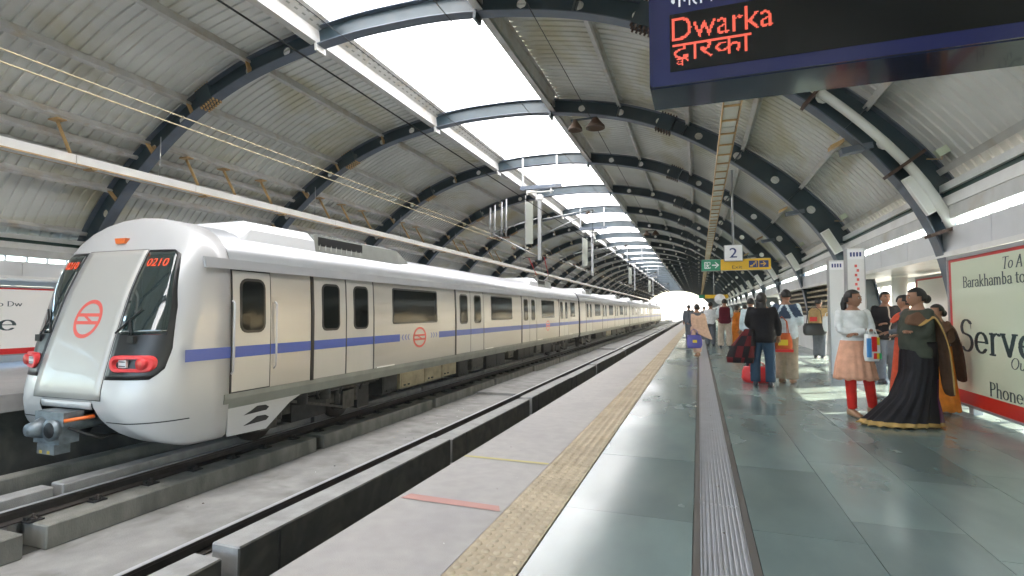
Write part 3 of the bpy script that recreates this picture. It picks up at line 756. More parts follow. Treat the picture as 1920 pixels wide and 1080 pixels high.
# ---- cab nose: a rounded cap over the cross-section
NH = [(1.42, -.64), (1.485, -.58), (1.515, -.35), (1.545, -.05), (1.555, .6), (1.55, 1.3), (1.52, 1.9), (1.48, 2.15), (1.40, 2.34), (1.27, 2.50), (1.05, 2.64), (.75, 2.75), (.4, 2.82), (0, 2.85)]
NO = outline(NH); NC = (0, .95)
def yf(z):
    return float(np.interp(z, [-.65, -.35, 0.0, .3, .9, 1.6, 2.3, 2.85], [5.18, 5.03, 4.99, 5.04, 5.20, 5.41, 5.66, 5.84]))
YCAP = 6.1
def out_r(dx, dz):                                              # distance from centre to outline in a direction
    best = None; n = len(NO); P = NO + [(-1.30, -.63)]
    P = NO; 
    for i in range(n):
        (ax, az), (bx_, bz) = P[i], P[(i + 1) % n]
        ax -= NC[0]; bx_ -= NC[0]; az -= NC[1]; bz -= NC[1]
        ex, ez = bx_ - ax, bz - az; den = dx * ez - dz * ex
        if abs(den) < 1e-9: continue
        t = (ax * ez - az * ex) / den; u = (ax * dz - az * dx) / den
        if t > 0 and -1e-6 <= u <= 1 + 1e-6: best = t if best is None else min(best, t)
    return best or 1.
def nose_y(x, z):
    L = math.hypot(x, z - NC[1])
    if L < 1e-6: return yf(z)
    r = out_r(x / L, (z - NC[1]) / L); rho = min(1, L / r)
    y = yf(z); n = 4.2; zl = min(1, max(0, (-z) / .5))
    return y + (YCAP - y) * (1 - (1 - rho ** n) ** (1 / 2.6)) * (1 - .0 * zl)
nb = MB(); RH = [0.001, .25, .45, .6, .7, .78, .84, .89, .93, .96, .98, .992, 1.0]
dense = []
for i in range(len(NO)):
    a, c = NO[i], NO[(i + 1) % len(NO)]; L = math.hypot(c[0] - a[0], c[1] - a[1]); n = max(1, int(L / .10))
    dense += [(a[0] + (c[0] - a[0]) * j / n, a[1] + (c[1] - a[1]) * j / n) for j in range(n)]
rs = []
for rho in RH: rs.append([(TX + rho * x, nose_y(rho * x, NC[1] + rho * (z - NC[1])), NC[1] + rho * (z - NC[1])) for x, z in dense])
rs.append([(TX + x * 1.0, 6.40, z) for x, z in dense])
nb.rings(rs, M['nose'], True)
nose = nb.obj('cab_shell', car)
# pocket for the coupler
cb = MB(); cb.prism([(TX - .55, .05), (TX + .55, .05), (TX + .62, -.20), (TX + .78, -.45), (TX + 1.1, -.9), (TX - 1.1, -.9), (TX - .78, -.45), (TX - .62, -.20)], 'y', 4.0, 5.95, M['black'])
cut = cb.obj('tmp_cut'); md = nose.modifiers.new('b', 'BOOLEAN'); md.operation = 'DIFFERENCE'; md.object = cut; md.solver = 'EXACT'
me = bpy.data.meshes.new_from_object(nose.evaluated_get(bpy.context.evaluated_depsgraph_get())); nose.modifiers.clear()
nose.data = me; bpy.data.objects.remove(cut)
if M['black'].name not in [m.name for m in me.materials if m]: me.materials.append(M['black'])
bi = [m.name for m in me.materials].index(M['black'].name)
for p in me.polygons:
    c = p.center
    if abs(c.x - TX) < .9 and c.z < .08 and c.y > nose_y(c.x - TX, c.z) + .04 and c.y < 5.97 and abs(c.x - TX) < .56 + (.05 - c.z) * .55 + .02: p.material_index = bi; p.use_smooth = False
def patch(mb, f0, f1, z0, z1, off, m, nz=14, nx=8, thick=.02):  # plate laid over the nose between x=f0(z) and x=f1(z)
    fr = []; 
    for i in range(nz + 1):
        z = z0 + (z1 - z0) * i / nz
        fr.append([(lambda x: (TX + x, nose_y(x, z) - off, z))(f0(z) + (f1(z) - f0(z)) * j / nx) for j in range(nx + 1)])
    W_ = nx + 1; vs = [p for r in fr for p in r]; k = len(vs); vs += [(x, y + thick, z) for x, y, z in vs]
    fs = [(i * W_ + j, i * W_ + j + 1, (i + 1) * W_ + j + 1, (i + 1) * W_ + j) for i in range(nz) for j in range(nx)]
    per = [j for j in range(W_)] + [i * W_ + nx for i in range(1, nz + 1)] + [nz * W_ + j for j in range(nx - 1, -1, -1)] + [i * W_ for i in range(nz - 1, 0, -1)]
    fs += [(per[i], per[(i + 1) % len(per)], k + per[(i + 1) % len(per)], k + per[i]) for i in range(len(per))]
    mb.add(vs, fs, m, True)
pw = lambda z: float(np.interp(z, [.1, 2.3], [.70, .64]))
b = MB(); patch(b, lambda z: -pw(z) - .012, lambda z: pw(z) + .012, .09, 2.275, .0012, M['blackg'], 24, 10, .005); b.obj('door_gap', car)
b = MB(); patch(b, lambda z: -pw(z), lambda z: pw(z), .10, 2.265, .004, M['panel'], 24, 10, .004); cd = b.obj('cab_door', car)
b = MB(); ring_logo(b, lambda u, v: (TX + u, nose_y(u, 1.22 + v) - .0065, 1.22 + v), .285, M['redl']); b.obj('emblem', cd)
b = MB(); patch(b, lambda z: -.52, lambda z: .52, -.035, .062, .012, M['nose'], 2, 8); b.obj('coupler_flap', car)
for sd in (1, -1):
    b = MB(); patch(b, lambda z: sd * .70, lambda z: sd * 1.508, -.224, -.208, .005, M['black'], 1, 40, .004); b.obj('seam', car)
xo = lambda z: float(np.interp(z, [.38, .5, .8, 1.4, 2.0, 2.2, 2.26], [1.30, 1.40, 1.43, 1.40, 1.30, 1.24, 1.12]))
xi = lambda z: pw(z) + .03
for sd in (1, -1):
    b = MB(); patch(b, lambda z: sd * xi(z), lambda z: sd * xo(z), .38, 2.26, .006, M['blackg'], 26, 10); wsh = b.obj('windscreen_mask', car)
    b = MB(); patch(b, lambda z: sd * (xi(z) + .04), lambda z: sd * (xo(z) - .05), 1.0, 2.22, .012, M['wind'], 18, 10, .004); b.obj('windscreen', wsh)
    # number display
    b = MB()
    font_text(b, '0210', .36, .12, .0065, lambda u, v, sd=sd: (TX + sd * .95 - .18 + u, nose_y(sd * .95 - .18 + u, 2.0 + v) - .018, 2.0 + v), M['orled'], bold=1); b.obj('train_number', wsh)
    # wiper
    b = MB(); wx = sd * 1.0
    b.tube([(TX + wx, nose_y(wx, .93) - .03, .93), (TX + wx - sd * .12, nose_y(wx - sd * .12, 1.22) - .035, 1.22)], .010, M['black'], 6)
    b.tube([(TX + wx - .05, nose_y(wx, .93) - .03, .93), (TX + wx - sd * .17, nose_y(wx, 1.22) - .035, 1.22)], .007, M['black'], 6)
    b.tube([(TX + wx - sd * .30, nose_y(wx - sd * .3, 1.02) - .032, 1.02), (TX + wx + sd * .02, nose_y(wx, 1.36) - .034, 1.36)], .012, M['black'], 6)
    b.box(TX + wx - .06, TX + wx + .06, nose_y(wx, .93) - .05, nose_y(wx, .93), .88, .98, M['black']); b.obj('wiper', car)
    # lamp cluster
    hx = sd * 1.07; zc = .60; hw, hh = .275, .115
    P = rrect(hx - hw, hx + hw, zc - hh, zc + hh, .10, 6); n = len(P)
    b = MB()
    def ringp(sx, sz, oo): return [(TX + hx + (x - hx) * sx, nose_y(hx + (x - hx) * sx, zc) + oo, zc + (z - zc) * sz) for x, z in P]
    b.rings([ringp(1, 1, .02), ringp(1, 1, -.055), ringp(.97, .92, -.065), ringp(.84, .60, -.062), ringp(.80, .54, .0)], M['red'], False, True, True)
    hl = b.obj('headlight', car)
    b = MB(); q = hx - sd * .10
    yq = nose_y(q, zc) - .022
    b.box(TX + q - .075, TX + q + .075, yq - .012, yq + .02, zc - .052, zc + .052, M['lamp'])
    for e in (-.03, .03): b.box(TX + q - .06, TX + q + .06, yq - .018, yq - .012, zc + e - .006, zc + e + .006, M['black'])
    b.obj('lamp', hl)
    b = MB(); q = hx + sd * .15; yq = nose_y(q, zc) - .03
    b.tube([(TX + q, yq - .045, zc), (TX + q, yq + .04, zc)], .082, M['red'], 16); b.tube([(TX + q, yq - .046, zc), (TX + q, yq - .05, zc)], .05, M['redl'], 16); b.obj('tail_lamp', hl)
# marker lamp, stripe start
b = MB(); yb_ = nose_y(0, 2.42)
vs = []
b.prism([(TX - .12, 2.47), (TX + .12, 2.47), (TX + .09, 2.385), (TX - .09, 2.385)], 'y', nose_y(0, 2.385) - .035, nose_y(0, 2.47) + .03, M['orange']); b.obj('marker_lamp', car)
# cab side panel and cab door (both sides)
for sd in (1, -1):
    b = MB(); slab_on_side(b, [(6.38, .02), (7.22, .02), (7.22, 2.0), (6.38, 2.0)], .0, .004, M['blackg'], sd) if False else slab_band(b, 6.40, 7.235, .03, 2.0, 0, .005, M['blackg'], sd)
    b.obj('door_frame', car)
    b = MB(); slab_band(b, 6.43, 7.20, .06, 1.98, .0, .012, M['doorp'], sd); cdr = b.obj('cab_side_door', car)
    window(cdr, 6.56, 7.09, .98, 1.87, .15, 'door_window', sd, .012)
    b = MB(); stripe(b, 6.43, 7.20, .012, sd); b.obj('door_stripe', cdr)
    b = MB(); slab_band(b, 5.62, 6.40, STR[0], STR[1], .001, .004, M['blue'], sd); b.obj('blue_stripe', car)
    for yy in (6.415, 7.30):
        b = MB(); x = SIDE + .055 if sd > 0 else TX - 1.61
        b.tube([(x - sd * .05, yy, .35), (x, yy, .40), (x, yy, 1.45), (x - sd * .05, yy, 1.50)], .016, M['railtop'], 8); b.obj('grab_rail', car)
    # valance behind the cab with louvred slots
    b = MB(); poly = [(6.415, -.16), (8.05, -.19), (7.75, -.30), (7.20, -.66), (6.415, -.63)]
    X0, X1 = TX + sd * 1.49, TX + sd * 1.512
    b.prism(poly, 'x', min(X0, X1), max(X0, X1), M['nose']); va = b.obj('valance', car)
    for zc in (-.30, -.47):
        b = MB(); x0, x1 = sorted((TX + sd * 1.512, TX + sd * 1.516)); b.prism([(6.72, zc - .055), (7.20, zc - .045), (7.26, zc + .0), (7.18, zc + .045), (7.0, zc + .055), (6.88, zc)], 'x', x0, x1, M['black']); b.obj('louvre', va)
    b = MB()
    for j in range(2):
        for s_ in (-1, 1):
            for q in range(3):
                yc = (11.46 + q * .14) if s_ < 0 else (13.02 + q * .14)
                dy = -.06 * s_
                X = lambda z: TX + sd * (float(np.interp(z, [t[1] for t in TH[:9]], [t[0] for t in TH[:9]])) + .013)
                zc = .69; hh = .07
                P4 = [(yc + dy, zc - hh), (yc + dy + .04, zc - hh), (yc + .04, zc), (yc, zc)]
                if j == 0: P4 = [(yc, zc), (yc + .04, zc), (yc + dy + .04, zc + hh), (yc + dy, zc + hh)]
                P4 = [(a * 1 - (0), z) for a, z in P4]
                b.add([(X(z), y, z) for y, z in P4], [(0, 1, 2, 3)], M['blue'])
    b.obj('chevrons', car)
    b = MB(); ring_logo(b, lambda u, v, sd=sd: (TX + sd * 1.5685, 12.36 + u, .66 + v), .27, M['redl'], 1.3); b.obj('emblem', car)
    b = MB(); ring_logo(b, lambda u, v, sd=sd: (TX + sd * 1.5685, 24.9 + u, .66 + v), .25, M['redl'], 1.3); b.obj('emblem', car)
# coupler
b = MB(); cy_ = 4.52; cz = -.27
b.tube([(TX, 5.9, cz), (TX, 4.9, cz)], [.10, .12], M['coup'], 10)
b.box(TX - .30, TX + .30, 4.84, 5.10, cz + .02, cz + .21, M['coup']); b.box(TX - .28, TX + .26, 4.82, 5.07, cz - .22, cz + .02, M['coup'])
b.obj('coupler', car); cpl = bpy.data.objects[-1] if False else [c for c in car.children if c.name.startswith('coupler') and not 'flap' in c.name][0]
b = MB(); b.tube([(TX - .14, 4.84, cz - .02), (TX - .14, 4.66, cz - .02)], [.15, .08], M['coup'], 14); b.obj('coupler_cone', cpl)
b = MB(); b.tube([(TX + .15, 4.84, cz - .02), (TX + .15, 4.76, cz - .02)], [.13, .15], M['coup'], 14); b.tube([(TX + .15, 4.761, cz - .02), (TX + .15, 4.752, cz - .02)], [.11, .10], M['black'], 14); b.obj('coupler_cup', cpl)
b = MB(); b.box(TX - .16, TX + .20, 4.80, 5.0, cz - .36, cz - .22, M['coup']); b.box(TX - .1, TX - .05, 4.795, 4.80, cz - .35, cz - .31, M['yellow']); b.box(TX + .06, TX + .11, 4.795, 4.80, cz - .35, cz - .31, M['yellow']); b.obj('coupler_contact_box', cpl)
b = MB(); b.tube([(TX + .30, 4.85, cz + .1), (TX + .52, 5.1, cz + .14)], .025, M['orange'], 8); b.obj('release_handle', cpl)
b = MB(); b.tube([(TX + .3, 4.9, cz), (TX + .5, 5.2, cz - .2), (TX + .45, 5.8, cz - .1)], .02, M['under'], 6); b.tube([(TX - .3, 4.9, cz), (TX - .5, 5.2, cz - .25), (TX - .45, 5.8, cz - .1)], .02, M['under'], 6); b.obj('air_hose', cpl)

# roof units and underframe, shared by all cars
def roof_unit(par, y0, y1, fairing=True):
    b = MB()
    sec = lambda y, s=1., h=1.: [(TX + x * s, y, 2.42 + (z - 2.42) * h) for x, z in ((1.20, 2.50), (1.16, 2.76), (.98, 2.93), (-.80, 2.93), (-.95, 2.76), (-1.0, 2.50))]
    ym = y0 + (y1 - y0) * .34
    b.rings([sec(y0 + .15, 1., .5), sec(y0 + .38, .99, .98), sec(ym)], M['roofw'], False); u = b.obj('roof_fairing', par)
    b = MB(); lo = lambda y, s=1., t=2.90: [(TX + x * s, y, z) for x, z in ((1.20, 2.50), (1.12, t), (-1.12, t), (-1.20, 2.50))]
    b.rings([lo(ym + .01), lo(y1 - .7), lo(y1, .95, 2.62)], M['sill'], False); ac = b.obj('air_conditioner', par)
    b = MB(); b.rings([lo(ym + .01 + (y1 - ym) * .45, .9, 2.935), lo(y1 - .75, .9, 2.935)], M['roofw'], False); b.obj('cover', ac)
    b = MB(); b.box(TX + 1.155, TX + 1.165, ym + .12, ym + (y1 - ym) * .42, 2.60, 2.86, M['black']); b.box(TX - 1.0, TX + 1.05, ym + .12, ym + (y1 - ym) * .42, 2.901, 2.905, M['black']); b.obj('intake', ac)
    for i in range(9):
        g = MB(); yy = ym + .14 + i * (y1 - ym) * .045
        g.bar((TX - 1.05, yy, 2.92), (TX + 1.08, yy + .12, 2.92), .025, .03, M['sill']); g.bar((TX + 1.18, yy, 2.58), (TX + 1.10, yy + .12, 2.92), .025, .03, M['sill']); g.obj('grille_bar', ac)
def underboxes(par, spec):
    for y0, y1, z0, m in spec:
        b = MB(); b.box(TX - 1.32, TX + 1.36, y0, y1, z0, -.20, M[m]); o = b.obj('equipment_box', par)
        if y1 - y0 > .5:
            l = MB(); n = max(1, int((y1 - y0) / .7))
            for i in range(n):
                a = y0 + (y1 - y0) * i / n + .05; l.box(TX + 1.36, TX + 1.372, a, y0 + (y1 - y0) * (i + 1) / n - .05, z0 + .04, -.24, M[m])
                l.box(TX + 1.372, TX + 1.39, a + .1, a + .18, z0 + .06, z0 + .10, M['black']); l.box(TX + 1.372, TX + 1.39, a + .3, a + .38, z0 + .06, z0 + .10, M['black'])
            l.obj('box_lid', o)
roof_unit(car, 6.75, 12.6); roof_unit(car, 23.0, 27.5)
make_bogie(car, 8.75); make_bogie(car, 28.6)
underboxes(car, [(10.95, 11.6, -.66, 'under'), (11.75, 13.0, -.62, 'tanbox'), (13.03, 14.0, -.60, 'tanbox'), (14.03, 15.0, -.58, 'tanbox'), (15.2, 15.9, -.72, 'under'), (16.2, 17.2, -.62, 'underl'), (17.5, 19.4, -.70, 'under'), (19.8, 20.4, -.5, 'underl'), (21., 23.2, -.68, 'under'), (23.6, 24.4, -.58, 'underl'), (24.8, 26.2, -.66, 'under')])
b = MB(); b.tube([(TX + 1.25, 7.9, -.27), (TX + 1.25, 31.5, -.27)], .03, M['underl'], 6); b.tube([(TX + 1.15, 7.9, -.34), (TX + 1.15, 31.5, -.36)], .025, M['under'], 6)
for i in range(30): b.bar((TX + 1.28, 7.9 + i * .8, -.2), (TX + 1.24, 7.9 + i * .8 + random.uniform(-.2, .2), -.42), .04, .03, M['under'])
b.obj('underframe_pipes', car)
# the other cars
L2 = 25.25; s0 = 32.35
dd = [(s0 + v, s0 + v + 2.1) for v in (1.9, 8.15, 14.4, 20.65)]; ww = [(s0 + v, s0 + v + 2.2) for v in (5.0, 11.25, 17.5)]
c2 = make_car(s0, dd, ww, 'second silver train car, directly behind the leading car', False, s0 + L2 - .4)
roof_unit(c2, s0 + 2.2, s0 + 6.5); roof_unit(c2, s0 + 16.5, s0 + 21); make_bogie(c2, s0 + 3.6); make_bogie(c2, s0 + L2 - 3.8)
underboxes(c2, [(s0 + 6.2, s0 + 8.8, -.64, 'under'), (s0 + 9.2, s0 + 10.8, -.6, 'underl'), (s0 + 11.2, s0 + 13.4, -.66, 'tanbox'), (s0 + 14., s0 + 16.5, -.66, 'under'), (s0 + 17, s0 + 18.6, -.6, 'underl')])
b = MB(); b.rings([[(TX + x * .86, y, .1 + (z - .1) * .93) for x, z in outline(TH)] for y in (31.95, 32.37)], M['black'], False); b.obj('gangway', c2)
c3 = dup(c2, None, (0, L2, 0), 'third silver train car, between the second and the last'); c4 = dup(c2, None, (0, 2 * L2, 0), 'last silver train car, farthest down the hall')
# pantograph on the leading car
pg = MB(); pg.tube([(TX - .5, 26.1 + 2.0, 2.95), (TX - .35, 27.2 + 2.2, 3.45)], .03, M['darkm'], 6); pg.tube([(TX + .5, 28.1, 2.95), (TX + .35, 29.4, 3.45)], .03, M['darkm'], 6)
pg.tube([(TX - .35, 29.4, 3.45), (TX - .45, 28.2, 4.35)], .022, M['red'], 6); pg.tube([(TX + .35, 29.4, 3.45), (TX + .45, 28.2, 4.35)], .022, M['red'], 6)
pg.tube([(TX - .8, 28.2, 4.30), (TX - .6, 28.2, 4.38), (TX + .6, 28.2, 4.38), (TX + .8, 28.2, 4.30)], .025, M['darkm'], 6)
pg.box(TX - .6, TX + .6, 27.6, 28.6, 2.84, 2.95, M['red']); pg.obj('pantograph', car)

# ================================================================== HANGING THINGS, SIGNS
def tray(X0, z, label, white):
    t = thing('cable_tray', label, 'cable tray', (X0, 0, z)); W = .30
    for k in range(-4, 54):
        y = -10 + 2.95 * k
        if y > YE - 3: break
        s = MB()
        if white:
            s.box(-.13, .13, y, y + 2.93, -.04, .17, M['white']); s.obj('tray_cover', t)
            s = MB(); s.box(-.15, .15, y + .3, y + .42, -.075, -.045, M['tan']); s.box(.135, .15, y, y + 2.93, -.05, -.02, M['tan']); s.box(-.15, -.135, y, y + 2.93, -.05, -.02, M['tan']); s.obj('tray_clip', t)
        else:
            for x in (-.15, .13): s.box(x, x + .02, y, y + 2.93, -.05, .06, M['tan'])
            for i in range(4): s.box(-.13, .13, y + .3 + i * .73, y + .335 + i * .73, -.048, -.02, M['tan'])
            s.obj('tray_frame', t)
            s = MB(); s.box(-.12, .12, y + .02, y + 2.91, -.015, .04, M['sheet']); s.obj('tray_cover', t)
    for k in range(K0, K1):
        y = Y1 + BAY * k - .2
        s = MB(); zt = pt(s_of_d(abs(X0 - CX)), 0, 1)[1] - z
        s.tube([(0, y, .1), (0, y, zt + .1)], .014, M['pole'], 6); s.obj('hanger_rod', t)
    return t
tray(.58, 4.82, 'tan ladder cable tray hung above the near platform under the roof', False)
tray(-13.05, 4.62, 'long white boxed cable tray hung beyond the train', True)
# brackets from purlin to far tray
bk = MB(); p = frame_at(s_of_d(7.2), .30, -1)[0]; bk.bar((p.x, 0, p.z - .05), (-13.15, 0, 4.85), .07, .03, M['tan'], up=(0, 1, 0)); bk.box(p.x - .16, p.x + .16, -.1, .1, p.z - .03, p.z, M['tan']); bme = bk.mesh('tray_strut')
ord_ = ['first', 'second', 'third', 'fourth', 'fifth', 'sixth', 'seventh', 'eighth', 'ninth', 'tenth', 'eleventh', 'twelfth', 'thirteenth', 'fourteenth', 'fifteenth', 'sixteenth', 'seventeenth', 'eighteenth', 'nineteenth', 'twentieth']
tray2 = [o for o in bpy.data.objects if o.name.startswith('cable_tray')][-1]
i = 0
for y in [5.0, 7.7, 10.9, 12.15, 13.6, 16.5, 17.8, 19.2, 22.4, 23.8, 28, 29.5, 33.6, 35]:
    o = link('tray_strut', bme, tray2); o.location = (13.05, y, -4.62)
# conduits and overhead wires
def wire(name, pts, r, m, label, cat): b = MB(); b.tube(pts, r, m, 6); return b.obj(name, None, label=label, cat=cat)
wire('overhead_wire', [(-4.03, -10, 4.12), (-4.03, 400, 4.12)], .011, M['wire'], 'black overhead contact wire running above the empty near track', 'overhead wire')
wire('overhead_wire', [(-8.45, -10, 4.72), (-8.45, 400, 4.72)], .010, M['copper'], 'upper tan overhead wire above the train', 'overhead wire')
wire('overhead_wire', [(-8.45, -10, 4.55), (-8.45, 400, 4.55)], .011, M['copper'], 'lower tan overhead wire above the train', 'overhead wire')
wire('cable', [(-6.9, -10, 7.05), (-6.9, 165, 7.05)], .009, M['wire'], 'thin grey cable strung under the skylight, nearer its train side', 'cable')
wire('cable', [(-4.75, -10, 7.35), (-4.75, 165, 7.35)], .010, M['wire'], 'thin grey cable strung along the platform side of the skylight', 'cable')
wire('cable', [(-2.9, -10, 7.0), (-2.9, 165, 7.0)], .009, M['wire'], 'thin cable strung under the roof sheets beside the skylight', 'cable')
# support masts hanging between the tracks
def mast(Y, zt, zb, label):
    t = thing('overhead_line_mast', label, 'overhead line mast', (-6.27, Y, 0), 0, 'overhead line masts hung between the tracks')
    b = MB(); b.box(-.07, .07, -.07, .07, zb, zt, M['pole']); b.obj('post', t)
    b = MB(); b.box(-.85, .95, -.08, .08, 6.52, 6.68, M['flange']); b.obj('cross_beam', t)
    for x in (-.75, .75): b = MB(); b.box(x - .035, x + .035, -.035, .035, 6.68, 7.9, M['pole']); b.obj('hanger', t)
    b = MB(); b.box(-.13, .13, -.13, .13, zt - .24, zt - .05, M['white']); b.obj('junction_box', t)
    b = MB(); b.tube([(-.6, 0, 6.4), (.6, 0, 6.4)], .03, M['white'], 8); b.tube([(-.55, 0, 6.52), (-.55, 0, 6.3)], .05, M['white'], 8); b.tube([(.5, 0, 6.52), (.5, 0, 6.3)], .05, M['white'], 8); b.obj('insulator', t)
    b = MB(); b.tube([(0, 0, 5.2), (2.25, 0, 5.5)], .025, M['pole'], 6); b.tube([(0, 0, 4.5), (2.3, 0, 5.45)], .025, M['pole'], 6); b.tube([(2.24, 0, 5.5), (2.24, 0, 4.14)], .014, M['wire'], 6)
    b.tube([(0, 0, zb + .1), (-2.18, 0, 4.75)], .025, M['pole'], 6); b.tube([(0, 0, 5.3), (-2.18, 0, 4.78)], .02, M['pole'], 6); b.obj('cantilever', t)
    b = MB(); b.tube([(2.0, 0, 5.35), (2.12, 0, 5.42)], .06, M['brown'], 8); b.tube([(-1.1, 0, 4.0 if zb < 3.6 else 4.3), (-1.25, 0, 4.1 if zb < 3.6 else 4.37)], .06, M['brown'], 8); b.obj('brown_insulator', t)
    b = MB(); b.box(-.62, -.3, -.02, .02, 4.2, 6.0, M['cover']); b.box(-.65, -.62, -.02, .02, 4.0, 6.3, M['pole']); b.obj('shield_panel', t)
    return t
for Y, zt, zb, lb in ((21.3, 6.3, 3.5, 'nearest grey hanging mast with white junction box between the tracks'), (33., 6.3, 3.6, 'second grey hanging mast between the tracks, beyond the nearest one'), (56.4, 6.3, 3.6, 'third grey hanging mast, small and far along the hall'), (79.8, 6.3, 3.6, 'farthest hanging mast in the haze of the hall')): mast(Y, zt, zb, lb)
t = thing('tension_weights', 'group of four slim grey tubes hanging above the train', 'tension weights', (-8.6, 22.6, 0))
for i, x in enumerate((-.45, -.22, .12, .34)): b = MB(); b.tube([(x, 0, 4.75), (x, 0, 6.5 - .12 * abs(i - 3))], .045, M['pole'], 8); b.obj('tube', t)
b = MB(); b.box(-.6, .5, -.06, .06, 4.68, 4.76, M['brown']); b.obj('clamp', t)
# loudspeakers on the second arch
for j, (Y, lb) in enumerate(((15.62, 'brown bell shaped loudspeaker under the second arch beside the skylight'), (39.0, 'brown bell loudspeaker under a far arch'))):
    t = thing('loudspeaker', lb, 'loudspeaker', (-2.85, Y, 6.86))
    for dx, s in ((0, .8), (-.62, .62)):
        b = MB(); n = 20; b.rings([[(dx + r * s * math.cos(2 * math.pi * k / n), r * s * math.sin(2 * math.pi * k / n), z) for k in range(n)] for r, z in ((.10, .30), (.16, .22), (.34, .05), (.36, -.02), (.33, -.02), (.28, .03), (.05, .08))], M['brown'], True); b.obj('horn', t)
    b = MB(); b.box(-.75, .05, -.03, .03, .28, .33, M['rib']); b.obj('bracket', t)
# conduit and flood lights on the right arches
def arch_pts(d0, d1, n, off, side=1): return [frame_at(s_of_d(d0) + (s_of_d(d1) - s_of_d(d0)) * i / n, off, side)[0] for i in range(n + 1)]
b = MB(); P = arch_pts(6.5, 9.7, 18, .20); P = [(p.x, Y1 - .24, p.z) for p in P]; b.tube(P, .075, M['sheet'], 8)
cdt = b.obj('cable_duct', None, label='pale round cable duct strapped along the nearest right hand arch', cat='cable duct')
for d in (8.0, 9.15, 9.68):
    c, t_, n_ = frame_at(s_of_d(d), .16, 1); c.y = Y1 - .25
    b = MB(); b.obox(c, t_ * .025, Yv * .12, n_ * .30, M['rust']); b.obj('clamp', cdt)
fl = None
for k in range(0, 12):
    y = Y1 + BAY * k - .20; c, t_, n_ = frame_at(s_of_d(9.42), .10 if k else .10, 1); c.y = y
    if fl is None:
        fl = thing('flood_light', 'pale rectangular flood light on the nearest right hand arch', 'flood light', tuple(c), 0, 'flood lights on the right hand arches')
        b = MB(); b.obox((0, 0, 0), t_ * .33, Yv * .05, n_ * .105, M['white']); b.obj('housing', fl)
        b = MB(); b.obox((0, -.052, 0), t_ * .31, Yv * .004, n_ * .09, M['sheet']); b.obj('diffuser', fl)
        b = MB(); q = t_ * -.42 + n_ * .55; b.obox(q, t_ * .06, Yv * .05, n_ * .08, M['bb']); b.tube([q, q - Vector((0, 0, .12)), q + Vector((-.2, 0, -.1))], .008, M['tan'], 5); b.obj('control_gear', fl)
    else: dup(fl, None, tuple(c), 'pale flood light on the %s right hand arch counted from the camera' % ord_[k])
# brackets with black notch on right arches
for k in range(0, 5):
    c, t_, n_ = frame_at(s_of_d(8.75), -.06, 1)
    b = MB(); b.obox((0, 0, 0), Vector((.22, 0, .03)), Yv * .10, Vector((-.01, 0, .05)), M['flange']); b.obox((-.28, 0, .10), Vector((.1, 0, .05)), Yv * .10, Vector((0, 0, .03)), M['tan'])
    o = b.obj('sign_bracket', None, label='empty steel bracket welded under the %s right hand arch' % ord_[k], cat='bracket', group='steel brackets under the arches'); o.location = (c.x, Y1 + BAY * k, c.z)
# ------------------------------------------------------------------ destination board
t = thing('destination_board', 'dark blue hanging board with red LED words above the platform', 'display board', (0, 2.7, 0))
X0, X1, Z0, Z1 = -.215, 2.6, 2.445, 2.98
b = MB(); b.box(X0, X1, 0, .31, Z0, Z1, M['navy']); b.obj('casing', t)
b = MB(); b.box(X0 + .004, X1, .012, .30, Z0 - .004, Z0 - .0005, M['navyg']); b.obj('underside', t)
b = MB(); b.box(-.116, X1 - .1, -.004, .004, 2.512, 2.803, M['screen']); scn = b.obj('screen', t)
b = MB(); b.box(X0, X1, -.008, 0, Z0, Z0 + .012, M['navy']); b.box(X0, X0 + .012, -.008, 0, Z0, Z1, M['navy']); b.obj('edge_trim', t)
pl_ = lambda x0, z0: (lambda u, v: (x0 + u, -.0075, z0 + v))
def led(mb, txt, w, h, place, m, cell, fill=.86, clip=None, ext=None):
    T = glyph_tris(txt) if isinstance(txt, str) else txt
    xs = [p[0] for q in T for p in q]; ys = [p[1] for q in T for p in q]; x0, x1, ya, yb = min(xs), max(xs), min(ys), max(ys)
    T = [[((p[0] - x0) / (x1 - x0) * w, (p[1] - ya) / (yb - ya) * h) for p in q] for q in T]
    G = raster_tris(T, cell, w, h); g = cell * (1 - fill) / 2
    for r in range(G.shape[0]):
        for c in range(G.shape[1]):
            if G[r, c]:
                a, b_ = c * cell + g, (c + 1) * cell - g; e, f = r * cell + g, (r + 1) * cell - g
                mb.add([place(a, e), place(b_, e), place(b_, f), place(a, f)], [(0, 1, 2, 3)], m)
b = MB(); led(b, 'Dwarka', .455, .118, pl_(-.106, 2.664), M['led'], .0068, .94); o = b.obj('led_text', scn); o['kind'] = 'stuff'
def comp(parts):                                               # compose unshaped Devanagari glyphs: (char, x, y, sx, sy, clip_right)
    T = []
    for ch, x, y, sx, sy, cr in parts:
        for q in glyph_tris(ch):
            if cr is not None and max(p[0] for p in q) > cr: continue
            T.append([(x + p[0] * sx, y + p[1] * sy) for p in q])
    return T
dv = comp([('द', 0, 0, 1, 1, None), ('व', .10, -.20, .42, .42, None), ('ा', .50, 0, 1, 1, None), ('र', .74, 0, 1, 1, None), ('क', 1.16, 0, 1, 1, None), ('ा', 1.90, 0, 1, 1, None)])
b = MB(); led(b, dv, .36, .110, pl_(-.104, 2.535), M['led'], .0062, .94); o = b.obj('led_text', scn); o['kind'] = 'stuff'
hv = comp([('ग', 0, 0, 1, 1, None), ('न', .56, 0, .8, 1, None), ('त', .98, 0, 1, 1, None), ('व', 1.54, 0, .8, 1, None), ('य', 1.96, 0, 1, 1, None)])
b = MB(); led(b, hv, .26, .075, pl_(-.112, 2.832), M['wtext'], .0022, 1.0); b.obj('header_text', t)
